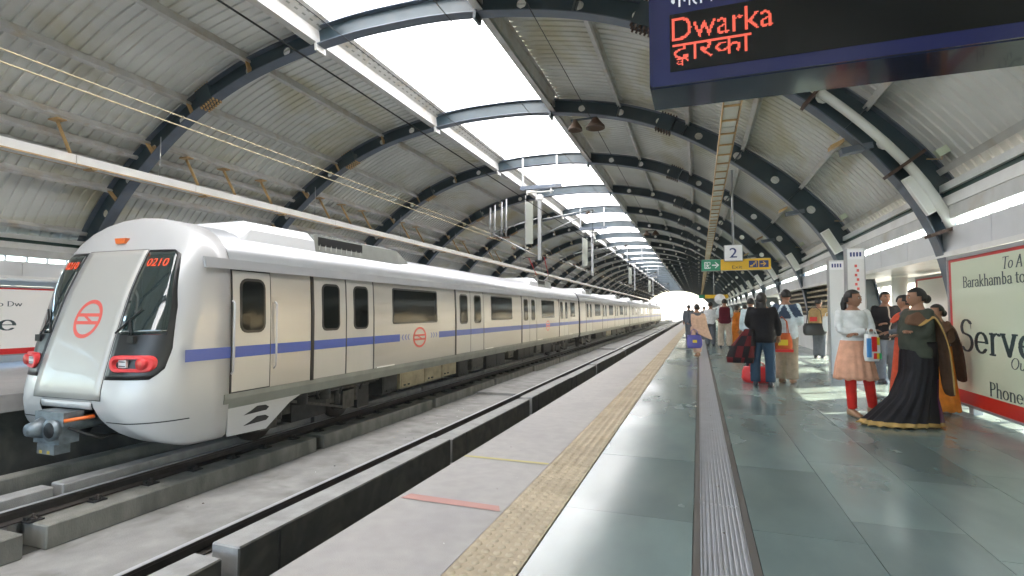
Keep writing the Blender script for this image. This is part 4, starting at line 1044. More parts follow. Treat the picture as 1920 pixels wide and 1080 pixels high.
for x in (.2, 2.2): b = MB(); b.tube([(x, .15, Z1), (x, .15, 6.2)], .025, M['pole'], 8); b.obj('hanger', t)
# ------------------------------------------------------------------ platform number and exit sign
t = thing('exit_sign', 'green and yellow hanging exit sign with white arrows', 'sign', (0, 16.0, 0))
b = MB(); b.box(.09, .60, 0, .12, 2.49, 2.80, M['sgreen']); b.obj('green_panel', t)
b = MB(); b.box(.603, 1.88, 0, .12, 2.49, 2.80, M['syell']); b.obj('yellow_panel', t)
b = MB()
for x0, x1, z0, z1 in ((.085, 1.885, 2.483, 2.489), (.085, 1.885, 2.801, 2.807)): b.box(x0, x1, -.006, .126, z0, z1, M['pole'])
b.obj('frame', t)
def arrow(mb, x, z, s, d, m, y=-.004):
    mb.add([(x + d * a * s, y, z + c * s) for a, c in ((-1, -.16), (.25, -.16), (.25, .16), (-1, .16))], [(0, 1, 2, 3)], m)
    mb.add([(x + d * a * s, y, z + c * s) for a, c in ((.9, 0), (.0, .85), (-.28, .85), (.45, .0), (-.28, -.85), (.0, -.85))], [(0, 1, 2, 3), (3, 4, 5, 0)], m)
b = MB(); arrow(b, .47, 2.645, .10, 1, M['wtext']); b.obj('arrow', t)
b = MB()
for (x0, x1, z0, z1) in ((.17, .195, 2.55, 2.74), (.195, .33, 2.72, 2.74), (.31, .33, 2.66, 2.74), (.195, .33, 2.55, 2.57), (.31, .33, 2.55, 2.60), (.225, .265, 2.675, 2.705), (.215, .30, 2.635, 2.66), (.235, .265, 2.60, 2.64), (.215, .235, 2.575, 2.61), (.265, .29, 2.575, 2.61)): b.box(x0, x1, -.004, 0, z0, z1, M['wtext'])
b.obj('door_pictogram', t)
b = MB(); font_text(b, 'Exit', .26, .085, .004, lambda u, v: (.90 + u, -.003, 2.535 + v), M['ink']); b.obj('lettering', t)
for x in (1.33, 1.59):
    b = MB(); b.box(x, x + .235, -.003, 0, 2.555, 2.745, M['sblue']); q = b.obj('blue_square', t)
    b = MB()
    if x > 1.5: arrow(b, x + .11, 2.65, .075, 1, M['syell'], -.005)
    else: b.add([(x + a, -.005, 2.58 + c) for a, c in ((.03, 0), (.10, 0), (.10, .04), (.14, .04), (.14, .08), (.17, .08), (.17, .12), (.19, .12), (.19, 0), (.20, 0), (.20, .14), (.155, .14), (.155, .10), (.115, .10), (.115, .06), (.03, .03))], [(0, 1, 2, 15), (2, 3, 14, 15), (3, 4, 13, 14), (4, 5, 12, 13), (5, 6, 11, 12), (6, 7, 10, 11), (7, 8, 9, 10)], M['syell'])
    b.obj('symbol', q)
t = thing('platform_number_sign', 'square white sign with a blue number 2 hanging over the exit sign', 'sign', (0, 15.86, 0))
b = MB(); b.box(.69, 1.17, 0, .12, 2.735, 3.19, M['pole']); b.obj('box', t)
b = MB(); b.box(.705, 1.155, -.006, 0, 2.75, 3.175, M['wtext']); b.obj('face', t)
b = MB(); font_text(b, '2', .19, .27, .006, lambda u, v: (.83 + u, -.009, 2.83 + v), M['sblue'], bold=1); b.obj('number', t)
b = MB(); b.tube([(.93, .06, 3.19), (.93, .06, 5.3)], .03, M['pole'], 8); b.obj('pole', t)
t = thing('exit_sign', 'small far hanging sign in yellow and green past the nearer exit sign', 'sign', (0, 47, 0))
b = MB(); b.box(.5, 2.3, 0, .12, 2.45, 2.76, M['syell']); b.obj('panel', t); b = MB(); b.box(.0, .495, 0, .12, 2.45, 2.76, M['sgreen']); b.obj('panel', t); b = MB(); b.tube([(1.2, .06, 2.76), (1.2, .06, 5.0)], .03, M['pole'], 6); b.obj('pole', t)
t = thing('round_sign', 'round white sign on the platform far behind the people', 'sign', (1.05, 29.8, 0))
b = MB(); b.tube([(0, 0, 2.0), (0, .06, 2.0)], .27, M['wtext'], 24); b.obj('disc', t); b = MB(); b.tube([(0, .03, 0), (0, .03, 1.75)], .04, M['pole'], 8); b.obj('pole', t)
# ------------------------------------------------------------------ posters
def poster(name, label, X, Ya, Yb, z0, z1, face, paper, lines):   # face: -1 looks to -X (right wall), +1 looks to +X
    t = thing(name, label, 'billboard', (X, 0, 0)); sx = face
    def bx(mb, a, c, y0, y1, q0, q1, m): mb.box(min(a, c), max(a, c), y0, y1, q0, q1, m)
    b = MB(); bx(b, 0, -.14 * sx, Ya, Yb, z0, z1, M['wpanel']); b.obj('cabinet', t)
    for nm_, (y0, y1, q0, q1) in dict(a=(Ya, Yb, z1 - .012, z1 + .035), b=(Ya, Yb, z0 - .03, z0), c=(Ya - .02, Ya, z0 - .03, z1 + .035), d=(Yb, Yb + .03, z0 - .03, z1 + .035)).items():
        b = MB(); bx(b, .02 * sx, -.16 * sx, y0, y1, q0, q1, M['pole']); b.obj('frame', t)
    b = MB(); bx(b, .0, .004 * sx, Ya, Yb, z0, z1 - .012, M['bbred']); br = b.obj('red_border', t)
    b = MB(); bx(b, .004 * sx, .007 * sx, Ya + .07, Yb - .075, z0 + (.17 if face < 0 else .14), z1 - .05, paper); pp = b.obj('paper', t)
    for y in (Ya + .3, Yb - .5): b = MB(); bx(b, -.02 * sx, -.12 * sx, y, y + .12, 0, z0 - .03, M['wpanel']); b.obj('foot', t)
    for txt, ys_, w_, zb, h_, sl_, ink in lines:
        b = MB(); serif_text(b, txt, w_, h_, max(.004, h_ / 60), (lambda u, v: (.0085 * sx, ys_ + face * u, zb + v)), ink, sl_); b.obj('lettering', pp)
    return t
K = M['ink']
poster('billboard', 'pale green billboard with red border and the big word Serve beside the platform', 3.3, 3.2, 8.97, .12, 2.05, -1, M['bb'],
       [('Serve', 8.70, 1.72, .81, .415, 0, K), ('To A', 7.60, .42, 1.815, .135, .25, K), ('Barakhamba to', 8.56, 1.42, 1.64, .145, 0, K), ('Ou', 7.50, .30, .685, .125, .25, K), ('Phones', 7.98, .82, .315, .165, 0, K)])
poster('billboard', 'pale poster with red border on the far platform behind the train front', -15.75, 4.6, 9.2, .30, 1.92, 1, M['bbw'],
       [('Serve', 6.35, 1.85, .88, .40, 0, K), ('To A', 7.35, .42, 1.66, .10, .2, K), ('Barakhamba to Dw', 6.45, 1.85, 1.46, .12, 0, K), ('Phones', 7.1, .8, .50, .12, 0, K)])
poster('billboard', 'white board with red end panel, standing against the glazing beyond the nearer billboard', 4.55, 12.4, 14.0, .3, 2.05, -1, M['bbw'], [])
# ------------------------------------------------------------------ pillars, aisle columns, mirror, stair screen
for (x, y, zt, lb, red) in ((2.78, 13.0, 2.42, 'slim white information pillar with blue heading', False), (2.76, 11.45, 2.50, 'slim white information pillar with red script, nearer the billboard', True)):
    t = thing('information_pillar', lb, 'information pillar', (x, y, 0))
    b = MB(); b.box(-.14, .14, -.09, .09, 0, zt, M['wpanel']); b.obj('post', t)
    b = MB(); b.box(-.15, -.135, -.1, .1, 0, zt, M['pole']); b.box(.135, .15, -.1, .1, 0, zt, M['pole']); b.obj('edge_trim', t)
    b = MB(); b.box(-.13, .13, -.094, -.09, zt - .20, zt - .03, M['wtext']); q = b.obj('heading', t)
    b = MB(); 
    for i in range(4): b.box(-.09 + i * .05, -.06 + i * .05, -.097, -.094, zt - .15, zt - .07, M['sblue'])
    b.obj('heading_marks', q)
    if red:
        b = MB(); 
        for i in range(7): b.box(-.02 + .03 * (i % 2), .02 + .03 * (i % 2), -.094, -.09, zt - .35 - i * .085, zt - .30 - i * .085, M['redl'])
        b.obj('script_marks', t)
for i, (x, y, lb) in enumerate(((4.3, 14.2, 'round white column in the side aisle, nearest'), (4.3, 19.6, 'round white column in the side aisle, second'))):
    b = MB(); b.tube([(x, y, 0), (x, y, 2.26)], .15, M['white'], 16); b.tube([(x, y, 2.1), (x, y, 2.26)], [.15, .20], M['white'], 16); b.obj('column', None, label=lb, cat='column')
t = thing('stair_enclosure', 'tan slatted screen of the stairs behind the third arch', 'screen', (0, 0, 0))
b = MB(); b.box(3.75, 3.95, 18.6, 26.5, 0, 1.2, M['wpanel']); b.obj('parapet', t)
for i in range(6):
    b = MB(); b.box(3.70, 3.78, 18.6, 26.5, 1.30 + i * .17, 1.36 + i * .17, M['tanbox']); b.obj('slat', t)
b = MB(); b.box(3.82, 3.86, 18.6, 26.5, 1.2, 2.3, M['black']); b.obj('backing', t)

# ------------------------------------------------------------------ haze of the long hall
hz = MB(); hz.box(-60, 60, -70, 560, -10.2, 10.5, M['black']); hm = bpy.data.materials.new('haze air'); hm.use_nodes = True; t_ = hm.node_tree; t_.nodes.clear()
o_ = t_.nodes.new('ShaderNodeOutputMaterial'); v_ = t_.nodes.new('ShaderNodeVolumePrincipled'); v_.inputs['Color'].default_value = (.93, .96, 1, 1); v_.inputs['Density'].default_value = .0026; v_.inputs['Anisotropy'].default_value = .3
t_.links.new(v_.outputs[0], o_.inputs['Volume']); hz.mats = [hm]; ho = hz.obj('haze'); ho['kind'] = 'stuff'

# ================================================================== PEOPLE
def blob(mb, m, voxel=.02, smooth=3):
    me = mb.mesh('tmp'); o = bpy.data.objects.new('tmp', me); COL.objects.link(o)
    r = o.modifiers.new('r', 'REMESH'); r.mode = 'VOXEL'; r.voxel_size = voxel; r.use_smooth_shade = True
    s = o.modifiers.new('s', 'SMOOTH'); s.iterations = smooth; s.factor = .6
    me2 = bpy.data.meshes.new_from_object(o.evaluated_get(bpy.context.evaluated_depsgraph_get()))
    bpy.data.objects.remove(o)
    out = MB(); out.add([tuple(v.co) for v in me2.vertices], [tuple(p.vertices) for p in me2.polygons], m, True)
    bpy.data.meshes.remove(me2); return out
def cm(name, c, **k): return mat(name, c, k.pop('rough', .8), 0, k.pop('var', .15), k.pop('vs', 14), bump=k.pop('bump', .5), bs=k.pop('bs', 22), spec=.25, **k)
SKIN = mat('skin', (.30, .155, .10), .5, 0, .08, 12, spec=.3); LIP = mat('lips', (.30, .09, .07), .5); EYEW = mat('eye white', (.32, .30, .28), .3); DARK = mat('iris and brow', (.012, .009, .008), .5)
HAIR = mat('black hair', (.010, .008, .008), .6, 0, .3, 60, stretch=(1, 1, .15))
def head_pts(c, s, yaw, pitch=0., hair=False, n=26, k=20):
    Rm = Matrix.Rotation(yaw, 3, 'Z') @ Matrix.Rotation(pitch, 3, 'X'); rows = []
    for i in range(k + 1):
        a = math.pi * i / k; row = []
        for j in range(n):
            t = 2 * math.pi * j / n; x, y, z = math.sin(a) * math.cos(t), math.sin(a) * math.sin(t), math.cos(a)
            X, Y, Z = x * .075, y * .096, z * .116
            if z < 0: X *= 1 - .34 * (-z) ** 1.6; Y *= 1 - .10 * (-z)
            if y < 0 and z < -.2: Y -= .008 * (-z)
            if not hair:
                g = lambda u, w_, su, sw: math.exp(-((x - u) / su) ** 2 - ((z - w_) / sw) ** 2) * (1 if y < 0 else 0)
                Y -= .022 * g(0, -.16, .13, .16) + .012 * g(0, -.02, .09, .16) + .005 * g(0, -.48, .3, .08) + .006 * g(0, .22, .5, .08) + .006 * g(0, -.78, .25, .14)
                Y += .008 * g(.36, .06, .16, .10) + .008 * g(-.36, .06, .16, .10)
            else:
                X *= 1.16; Y *= 1.12; Z *= 1.10; Y += .008
            p = Rm @ Vector((X, Y, Z)) * s + Vector(c); row.append((p, (x, y, z)))
        rows.append(row)
    return rows, Rm
def add_head(mb, c, s, yaw, pitch=0., face=True):
    rows, Rm = head_pts(c, s, yaw, pitch)
    mb.rings([[tuple(p) for p, _ in r] for r in rows], SKIN, True, True, True)
    P = lambda x, y, z: tuple(Rm @ Vector((x, y, z)) * s + Vector(c))
    for e in (-1, 1):
        mb.ball(P(e * .076, .004, -.008), (.013 * s, .018 * s, .03 * s), SKIN, 8, 6)
        if face:
            mb.ball(P(e * .030, -.080, .008), .0115 * s, EYEW, 8, 6); mb.ball(P(e * .030, -.0865, .008), .0075 * s, DARK, 8, 6)
            mb.tube([P(e * .014, -.094, .028), P(e * .032, -.092, .033), P(e * .052, -.080, .028)], .0038 * s, DARK, 5)
    if face: mb.tube([P(-.022, -.091, -.056), P(0, -.099, -.054), P(.022, -.091, -.056)], [.002 * s, .0065 * s, .002 * s], LIP, 6)
def add_hair(par, c, s, yaw, pitch=0., style='short'):
    rows, Rm = head_pts(c, s, yaw, pitch, True); b = MB(); V = {}; idx = 0; vs = []; fs = []
    keep = lambda q: not (q[1] < -.30 and q[2] < .56) and not (q[2] < (-.45 if style != 'short' else -.30)) and not (q[1] < .05 and q[2] < .15)
    n = len(rows[0])
    for r in rows:
        for p, q in r: vs.append(tuple(p))
    for i in range(len(rows) - 1):
        for j in range(n):
            qs = [rows[a][b_ % n][1] for a, b_ in ((i, j), (i, j + 1), (i + 1, j + 1), (i + 1, j))]
            if all(keep(q) for q in qs): fs.append((i * n + j, i * n + (j + 1) % n, (i + 1) * n + (j + 1) % n, (i + 1) * n + j))
    b.add(vs, fs, HAIR, True)
    P = lambda x, y, z: tuple(Rm @ Vector((x, y, z)) * s + Vector(c))
    if style == 'bun': b.ball(P(0, .115, -.02), (.045 * s, .04 * s, .05 * s), HAIR, 12, 8)
    if style == 'tail': b.tube([P(0, .10, .02), P(0, .125, -.06), P(.0, .12, -.18), P(.0, .11, -.30)], [.03 * s, .032 * s, .026 * s, .008 * s], HAIR, 10)
    if style == 'long': b.rings([[P(x * w_, .045 + y * .06, z) for x, y in [(math.cos(2 * math.pi * k / 14), math.sin(2 * math.pi * k / 14)) for k in range(14)]] for z, w_ in ((.02, .078), (-.08, .085), (-.16, .09), (-.22, .07))], HAIR)
    me = b.mesh('hair'); o = link('hair', me, par); md = o.modifiers.new('s', 'SOLIDIFY'); md.thickness = .012 * s; md.offset = 0
    return o
def hand(mb, w, d, s, curl=.5, thumb=1):
    w = Vector(w); d = Vector(d).normalized(); side = d.cross(Vector((0, 0, 1)))
    if side.length < .1: side = d.cross(Vector((0, 1, 0)))
    side.normalize(); nrm = side.cross(d).normalized()
    e = w + d * .085 * s
    mb.rings([[tuple(p + side * math.cos(2 * math.pi * k / 10) * a * s + nrm * math.sin(2 * math.pi * k / 10) * b_ * s) for k in range(10)] for p, a, b_ in ((w - d * .02 * s, .027, .022), (w + d * .03 * s, .036, .018), (e, .040, .014))], SKIN)
    for i, L in enumerate((.062, .074, .070, .055)):
        o = e + side * (i - 1.5) * .021 * s - d * .008 * s; p1 = o + d * L * .5 * s - nrm * curl * .015 * s; p2 = p1 + (d * (1 - curl * .6) - nrm * curl).normalized() * L * .55 * s
        mb.tube([o, p1, p2], [.0095 * s, .009 * s, .007 * s], SKIN, 6)
    o = w + d * .02 * s + side * -.030 * s * thumb; mb.tube([o, o + (d * .6 - side * thumb).normalized() * .035 * s, o + (d - side * thumb * .5 - nrm * .3 * curl).normalized() * .065 * s], [.012 * s, .0105 * s, .008 * s], SKIN, 6)
ARMS = dict(
    down=lambda s: [(s * .185, 0, 1.39), (s * .235, .02, 1.12), (s * .245, -.04, .88)],
    crossR=lambda s: [(s * .18, 0, 1.39), (s * .235, -.05, 1.13), (s * -.07, -.20, 1.16)],
    crossL=lambda s: [(s * .18, 0, 1.39), (s * .235, -.05, 1.13), (s * -.07, -.165, 1.11)],
    hold=lambda s: [(s * .185, 0, 1.39), (s * .25, .03, 1.13), (s * .17, -.22, 1.08)],
    up=lambda s: [(s * .185, 0, 1.39), (s * .30, -.08, 1.18), (s * .16, -.16, 1.42)],
)
def torso(b, m, g=0., hem=.86, bust=0., belly=0., top=1.47, w=1.):
    T = [(.80, .165, .115), (.90, .172, .122), (1.0, .155, .112 + belly), (1.10, .148, .108 + belly), (1.22, .162, .112 + bust), (1.33, .172, .108 + bust * .4), (1.39, .158, .088), (1.425, .12, .07), (1.455, .07, .06), (1.50, .052, .055), (1.56, .048, .052)]
    hz = [(z, rx, ry) for z, rx, ry in T if hem < z <= top]
    f = np.interp(hem, [t[0] for t in T], [t[1] for t in T]), np.interp(hem, [t[0] for t in T], [t[2] for t in T])
    hz = [(hem, *f)] + hz
    b.rings([[((rx * w + g) * math.cos(2 * math.pi * k / 20), (ry * w + g) * math.sin(2 * math.pi * k / 20) - (bust * .3 + belly * .3), z) for k in range(20)] for z, rx, ry in hz], m)
def limb(b, m, P, r, g=0., n=10):
    P = [Vector(p) for p in P]; Q = []; rr = []
    for i in range(len(P) - 1):
        for j in range(4):
            t = j / 4; Q.append(P[i].lerp(P[i + 1], t)); rr.append(r[i] + (r[i + 1] - r[i]) * t + g)
    Q.append(P[-1]); rr.append(r[-1] + g)
    # soften the joint
    for _ in range(2): Q = [Q[0]] + [(Q[i - 1] + Q[i] * 2 + Q[i + 1]) / 4 for i in range(1, len(Q) - 1)] + [Q[-1]]
    b.tube(Q, rr, m, n); b.ball(P[0], r[0] + g, m, 10, 8)
def person(label, x, y, rz, h, arms=('down', 'down'), stance=.10, step=0., yaw=0., pitch=0., hair='short', wear=(), build=1., face=True, vox=.02, legs=None, group=None):
    s = h / 1.70
    t = thing('person', label, 'person', (x, y, 0), R(rz), group); t.scale = (s, s, s)
    A = [ARMS[a](sd) if isinstance(a, str) else a for a, sd in zip(arms, (-1, 1))]
    LG = legs or [[(-.09, 0, .90), (-stance, -.015 - step * .5, .49), (-stance, step * -1 + .02, .09)], [(.09, 0, .90), (stance, -.015 + step * .5, .49), (stance, step + .02, .09)]]
    b = MB(); torso(b, SKIN, 0, .80, top=1.6, w=build)
    for P in A: limb(b, SKIN, P, [.046, .040, .026])
    for P in LG:
        limb(b, SKIN, P, [.088, .055, .038]); q = Vector(P[-1])
        b.rings([[(q.x + rx * math.cos(2 * math.pi * k / 10), q.y + yy, .035 + rz_ * math.sin(2 * math.pi * k / 10)) for k in range(10)] for yy, rx, rz_ in ((.055, .026, .030), (0, .034, .034), (-.08, .042, .024), (-.15, .038, .014))], SKIN)
    bd = blob(b, SKIN, vox, 2)
    add_head(bd, (0, -.018, 1.578), 1.0, R(yaw), R(pitch), face)
    for P in A: hand(bd, P[-1], Vector(P[-1]) - Vector(P[-2]), 1., .5, 1)
    bd.obj('body', t, fix=False)
    add_hair(t, (0, -.018, 1.578), 1., R(yaw), R(pitch), hair)
    for wname, kind, m, kw in wear:
        b = MB()
        if kind == 'top':
            g = kw.get('g', .014); torso(b, m, g, kw.get('hem', .84), kw.get('bust', 0), kw.get('belly', 0), kw.get('top', 1.44), build)
            sl = kw.get('sleeve', 1.)
            for P in A:
                P = [Vector(p) for p in P]
                if sl >= 1: P = [P[0], P[1], P[1].lerp(P[2], .93)]; rr = [.048, .046, .038]
                elif sl <= 0: continue
                else: P = [P[0], P[0].lerp(P[1], sl * 2)]; rr = [.048, .048]
                limb(b, m, P, rr, kw.get('sg', .006))
            o = blob(b, m, vox, 3)
            if 'stripes' in kw:
                sm, n_ = kw['stripes']; i2 = o.mi(sm)
                for fi, f in enumerate(o.f):
                    c = sum((Vector(o.v[k]) for k in f), Vector()) / len(f)
                    if n_ == 'v' and (int((abs(c.x) + c.z * .5) / .045) % 4 != 0) and c.z > 1.16 + .2 * abs(c.x): o.m[fi] = i2
                    if n_ == 'zip' and abs(c.x) < .012 and c.y < 0: o.m[fi] = i2
            o.obj(wname, t, fix=False)
        elif kind == 'legs':
            g = kw.get('g', .016); e = kw.get('end', .10)
            b.rings([[((rx + g) * math.cos(2 * math.pi * k / 20), (ry + g) * math.sin(2 * math.pi * k / 20), z) for k in range(20)] for z, rx, ry in ((.82, .168, .118), (.90, .172, .122), (1.0, .155, .112))], m)
            for P in LG:
                P = [Vector(p) for p in P]; P[0] = P[0].copy(); Q = [P[0], P[1], Vector((P[2].x, P[2].y, e))]
                limb(b, m, Q, kw.get('r', [.095, .072, .068]), g)
            blob(b, m, vox, 2).obj(wname, t, fix=False)
        elif kind == 'skirt':                                     # rings: (z, cx, cy, rx, ry)
            F = kw.get('folds', 11); amp = kw.get('amp', .06); R_ = kw['rings']; N = 66; rs = []
            zs = []
            for i in range(len(R_) - 1):
                for j in range(4): zs.append([R_[i][k] + (R_[i + 1][k] - R_[i][k]) * j / 4 for k in range(5)])
            zs.append(list(R_[-1])); z0, z1 = zs[0][0], zs[-1][0]
            ph = random.uniform(0, 6)
            for z, cx, cy, rx, ry in zs:
                t_ = (z0 - z) / (z0 - z1); r = []
                for k in range(N):
                    a = 2 * math.pi * k / N; f = 1 + amp * t_ * (.45 + .75 * abs(math.sin(1.5 * a + ph) * math.cos(2.3 * a + 1.3 * ph))) * (math.sin(F * a + ph + 1.1 * math.sin(2 * a + ph) + .5 * t_ * math.sin(3 * a)) + .35 * math.sin(int(F * 1.7) * a + t_ * 3))
                    r.append((cx + rx * f * math.cos(a), cy + ry * f * math.sin(a), z + (.012 * math.sin(F * a + ph) if t_ > .99 else 0)))
                rs.append(r)
            b.rings(rs, m, True, True, False)
            o = MB(); o.v, o.f, o.m, o.mats, o.sm = b.v, b.f, b.m, b.mats, b.sm
            if 'hem' in kw:
                hm, hz = kw['hem']; i2 = o.mi(hm)
                for fi, f in enumerate(o.f):
                    if max(o.v[k][2] for k in f) < hz: o.m[fi] = i2
            if 'side' in kw:
                hm, fn = kw['side']; i2 = o.mi(hm)
                for fi, f in enumerate(o.f):
                    c = sum((Vector(o.v[k]) for k in f), Vector()) / len(f)
                    if fn(c) and o.m[fi] == 0: o.m[fi] = i2
            q = o.obj(wname, t); md = q.modifiers.new('s', 'SOLIDIFY'); md.thickness = .008
        elif kind == 'shoes':
            for P in LG:
                b = MB(); q = Vector(P[-1])
                b.rings([[(q.x + rx * math.cos(2 * math.pi * k / 12), q.y + yy, max(0.002, zc + rz_ * math.sin(2 * math.pi * k / 12))) for k in range(12)] for yy, rx, zc, rz_ in ((.085, .018, .04, .03), (.07, .036, .05, .055), (.0, .044, .05, .055), (-.08, .050, .035, .042), (-.15, .048, .026, .030), (-.19, .025, .02, .02))], m); b.obj(wname, t)
        elif kind == 'drape':                                     # shawl: list of rows of points -> sheet
            rows = kw['rows']; n = len(rows[0]); vs = [p for r in rows for p in r]
            b.add(vs, [(i * n + j, i * n + j + 1, (i + 1) * n + j + 1, (i + 1) * n + j) for i in range(len(rows) - 1) for j in range(n - 1)], m, True)
            q = b.obj(wname, t); md = q.modifiers.new('u', 'SUBSURF'); md.levels = 2; md.render_levels = 2; md = q.modifiers.new('s', 'SOLIDIFY'); md.thickness = .012
            if kw.get('edge'):
                em = kw['edge']; q.data.materials.append(em)
                nn = n - 1
                for p in q.data.polygons:
                    if p.index % nn in kw.get('cols', (0, nn - 1)): p.material_index = 1
        elif kind == 'belt': pass
    return t
def shawl(side, zlow, out=.03, back=True):
    """sheet from the front chest over one shoulder and down the back (side = +1 the person's left)"""
    x = side; o = out; R0 = [[(.06, -.15 - o, 1.26), (.13, -.15 - o, 1.25), (.23, -.09 - o, 1.24)], [(.05, -.12 - o, 1.36), (.14, -.10 - o, 1.38), (.24, -.04, 1.33)],
        [(.05, -.01, 1.475), (.15, -.01, 1.455), (.25, 0, 1.37)], [(.02, .11 + o, 1.38), (.13, .12 + o, 1.38), (.25, .07, 1.31)], [(.0, .15 + o, 1.12), (.13, .17 + o, 1.12), (.26, .10 + o, 1.08)],
        [(.0, .17 + o, .80), (.14, .20 + o, .80), (.27, .13 + o, .82)], [(.02, .19 + o, zlow), (.14, .22 + o, zlow - .02), (.26, .16 + o, zlow + .02)]]
    out_ = []
    for k, r in enumerate(R0):
        P = [Vector((x * p[0], p[1], p[2])) for p in r]; w_ = .016 * (1 if k > 2 else .4)
        out_.append([tuple(P[0]), tuple(P[0].lerp(P[1], .5) + Vector((0, w_, 0))), tuple(P[1] - Vector((0, w_, 0))), tuple(P[1].lerp(P[2], .5) + Vector((0, w_, 0))), tuple(P[2]), tuple(P[2] + (P[2] - P[1]).normalized() * .035)])
    return out_
C = dict(
    wht=cm('white knit', (.60, .60, .60)), peach=cm('peach cotton', (.58, .30, .20)), redc=cm('red leggings', (.50, .02, .015)), blk=cm('black cloth', (.007, .006, .008)), olive=cm('olive grey cardigan', (.042, .046, .034)),
    sari=cm('black georgette sari', (.007, .005, .007), rough=.65, vs=40), plum=cm('plum silk', (.085, .012, .055), rough=.4), gold=cm('gold zari border', (.36, .22, .07), rough=.5), brn=cm('brown gold pallu', (.10, .050, .028)),
    denim=cm('blue denim', (.026, .05, .085)), khaki=cm('khaki trousers', (.30, .24, .17)), navyw=cm('navy and white shirt', (.04, .06, .10)), lblue=cm('pale blue white cloth', (.50, .58, .62)), beige=cm('beige trousers', (.42, .34, .27)),
    pink=cm('pale peach shawl', (.56, .36, .26)), gry=cm('grey cloth', (.10, .11, .13)), maroon=cm('maroon vest', (.085, .006, .014)), org=cm('orange cloth', (.60, .18, .02)), camel=cm('camel jacket', (.42, .29, .13)), redo=cm('red orange shawl', (.50, .07, .03)),
    dkred=cm('dark red lining', (.09, .008, .010)), leather=mat('black leather', (.012, .012, .013), .35), redbag=mat('red bag cloth', (.50, .012, .015), .5, bump=.3, bs=20), viol=mat('violet bag', (.085, .075, .30), .45), shoe=mat('dark shoe', (.012, .013, .02), .35), tanshoe=mat('tan sandal', (.28, .15, .08), .5),
    plastic=mat('white plastic bag', (.66, .66, .66), .35), bluep=mat('blue print', (.06, .22, .50), .35), redp=mat('red print', (.55, .02, .02), .35), yelp=mat('yellow print', (.62, .46, .03), .35), grnp=mat('green print', (.02, .28, .10), .35), handb=cm('orange patterned bag', (.48, .10, .03)))
TP, LG_, SK, SH, DR = 'top', 'legs', 'skirt', 'shoes', 'drape'
# rz 0 = facing the camera (local -Y towards world -Y)
girl = person('girl in white cardigan, peach tunic and red trousers standing with folded arms', 1.86, 7.86, 18, 1.60, ('crossR', 'crossL'), yaw=38, pitch=-2, hair='tail', build=.92, vox=.016,
    legs=[[(-.08, 0, .88), (-.07, -.03, .48), (-.04, .0, .09)], [(.08, .02, .88), (.19, .0, .49), (.31, .12, .09)]],
    wear=[('trousers', LG_, C['redc'], dict(r=[.085, .062, .050], g=.008, end=.10)), ('tunic', SK, C['peach'], dict(rings=[(1.02, 0, 0, .165, .125), (.86, 0, 0, .20, .155), (.70, .01, 0, .245, .185), (.50, .015, 0, .275, .21)], folds=13, amp=.07)),
          ('cardigan', TP, C['wht'], dict(hem=.86, bust=.02, g=.018, sg=.006)), ('sandal', SH, C['tanshoe'], {})])
sari = person('woman in black sari with gold hem, olive cardigan and brown shawl, arms folded', 2.42, 7.44, -74, 1.60, ('crossR', 'crossL'), yaw=-12, pitch=2, hair='bun', build=1.08, vox=.016,
    wear=[('sari', SK, C['sari'], dict(rings=[(1.04, 0, 0, .19, .17), (.90, 0, -.01, .195, .195), (.66, 0, -.02, .185, .20), (.36, 0, -.09, .20, .25), (.12, .0, -.19, .235, .39), (.02, .0, -.24, .25, .45)], folds=19, amp=.13, hem=(C['gold'], .095),
              side=(C['plum'], lambda c: c.y > .08 and c.z < .62))), ('cardigan', TP, C['olive'], dict(hem=.84, bust=.035, belly=.045, g=.024, sg=.016)), ('sandal', SH, C['tanshoe'], {}),
          ('pallu', DR, C['brn'], dict(rows=shawl(1, .40, .06), edge=C['gold'], cols=(4,)))])
jack = person('person in black jacket and blue jeans seen from behind', 1.06, 10.42, 172, 1.66, ([(-.185, 0, 1.39), (-.27, -.0, 1.12), (-.26, -.14, .92)], 'hold'), stance=.125, yaw=-12, hair='long', build=1.12, face=True,
    wear=[('jeans', LG_, C['denim'], dict(r=[.10, .078, .075], g=.014, end=.08)), ('jacket', TP, C['blk'], dict(hem=.80, g=.045, sg=.020)), ('shoe', SH, C['shoe'], {})])
man = person('man in navy and white striped shirt and khaki trousers beside the black jacket', 1.54, 11.1, 160, 1.74, ('hold', 'down'), stance=.09, yaw=35, hair='short', build=1.0,
    wear=[('trousers', LG_, C['khaki'], dict(r=[.10, .082, .085], g=.018, end=.07)), ('shirt', TP, C['lblue'], dict(hem=.80, g=.035, sg=.018, stripes=(C['navyw'], 'v'))), ('shoe', SH, C['tanshoe'], {})])
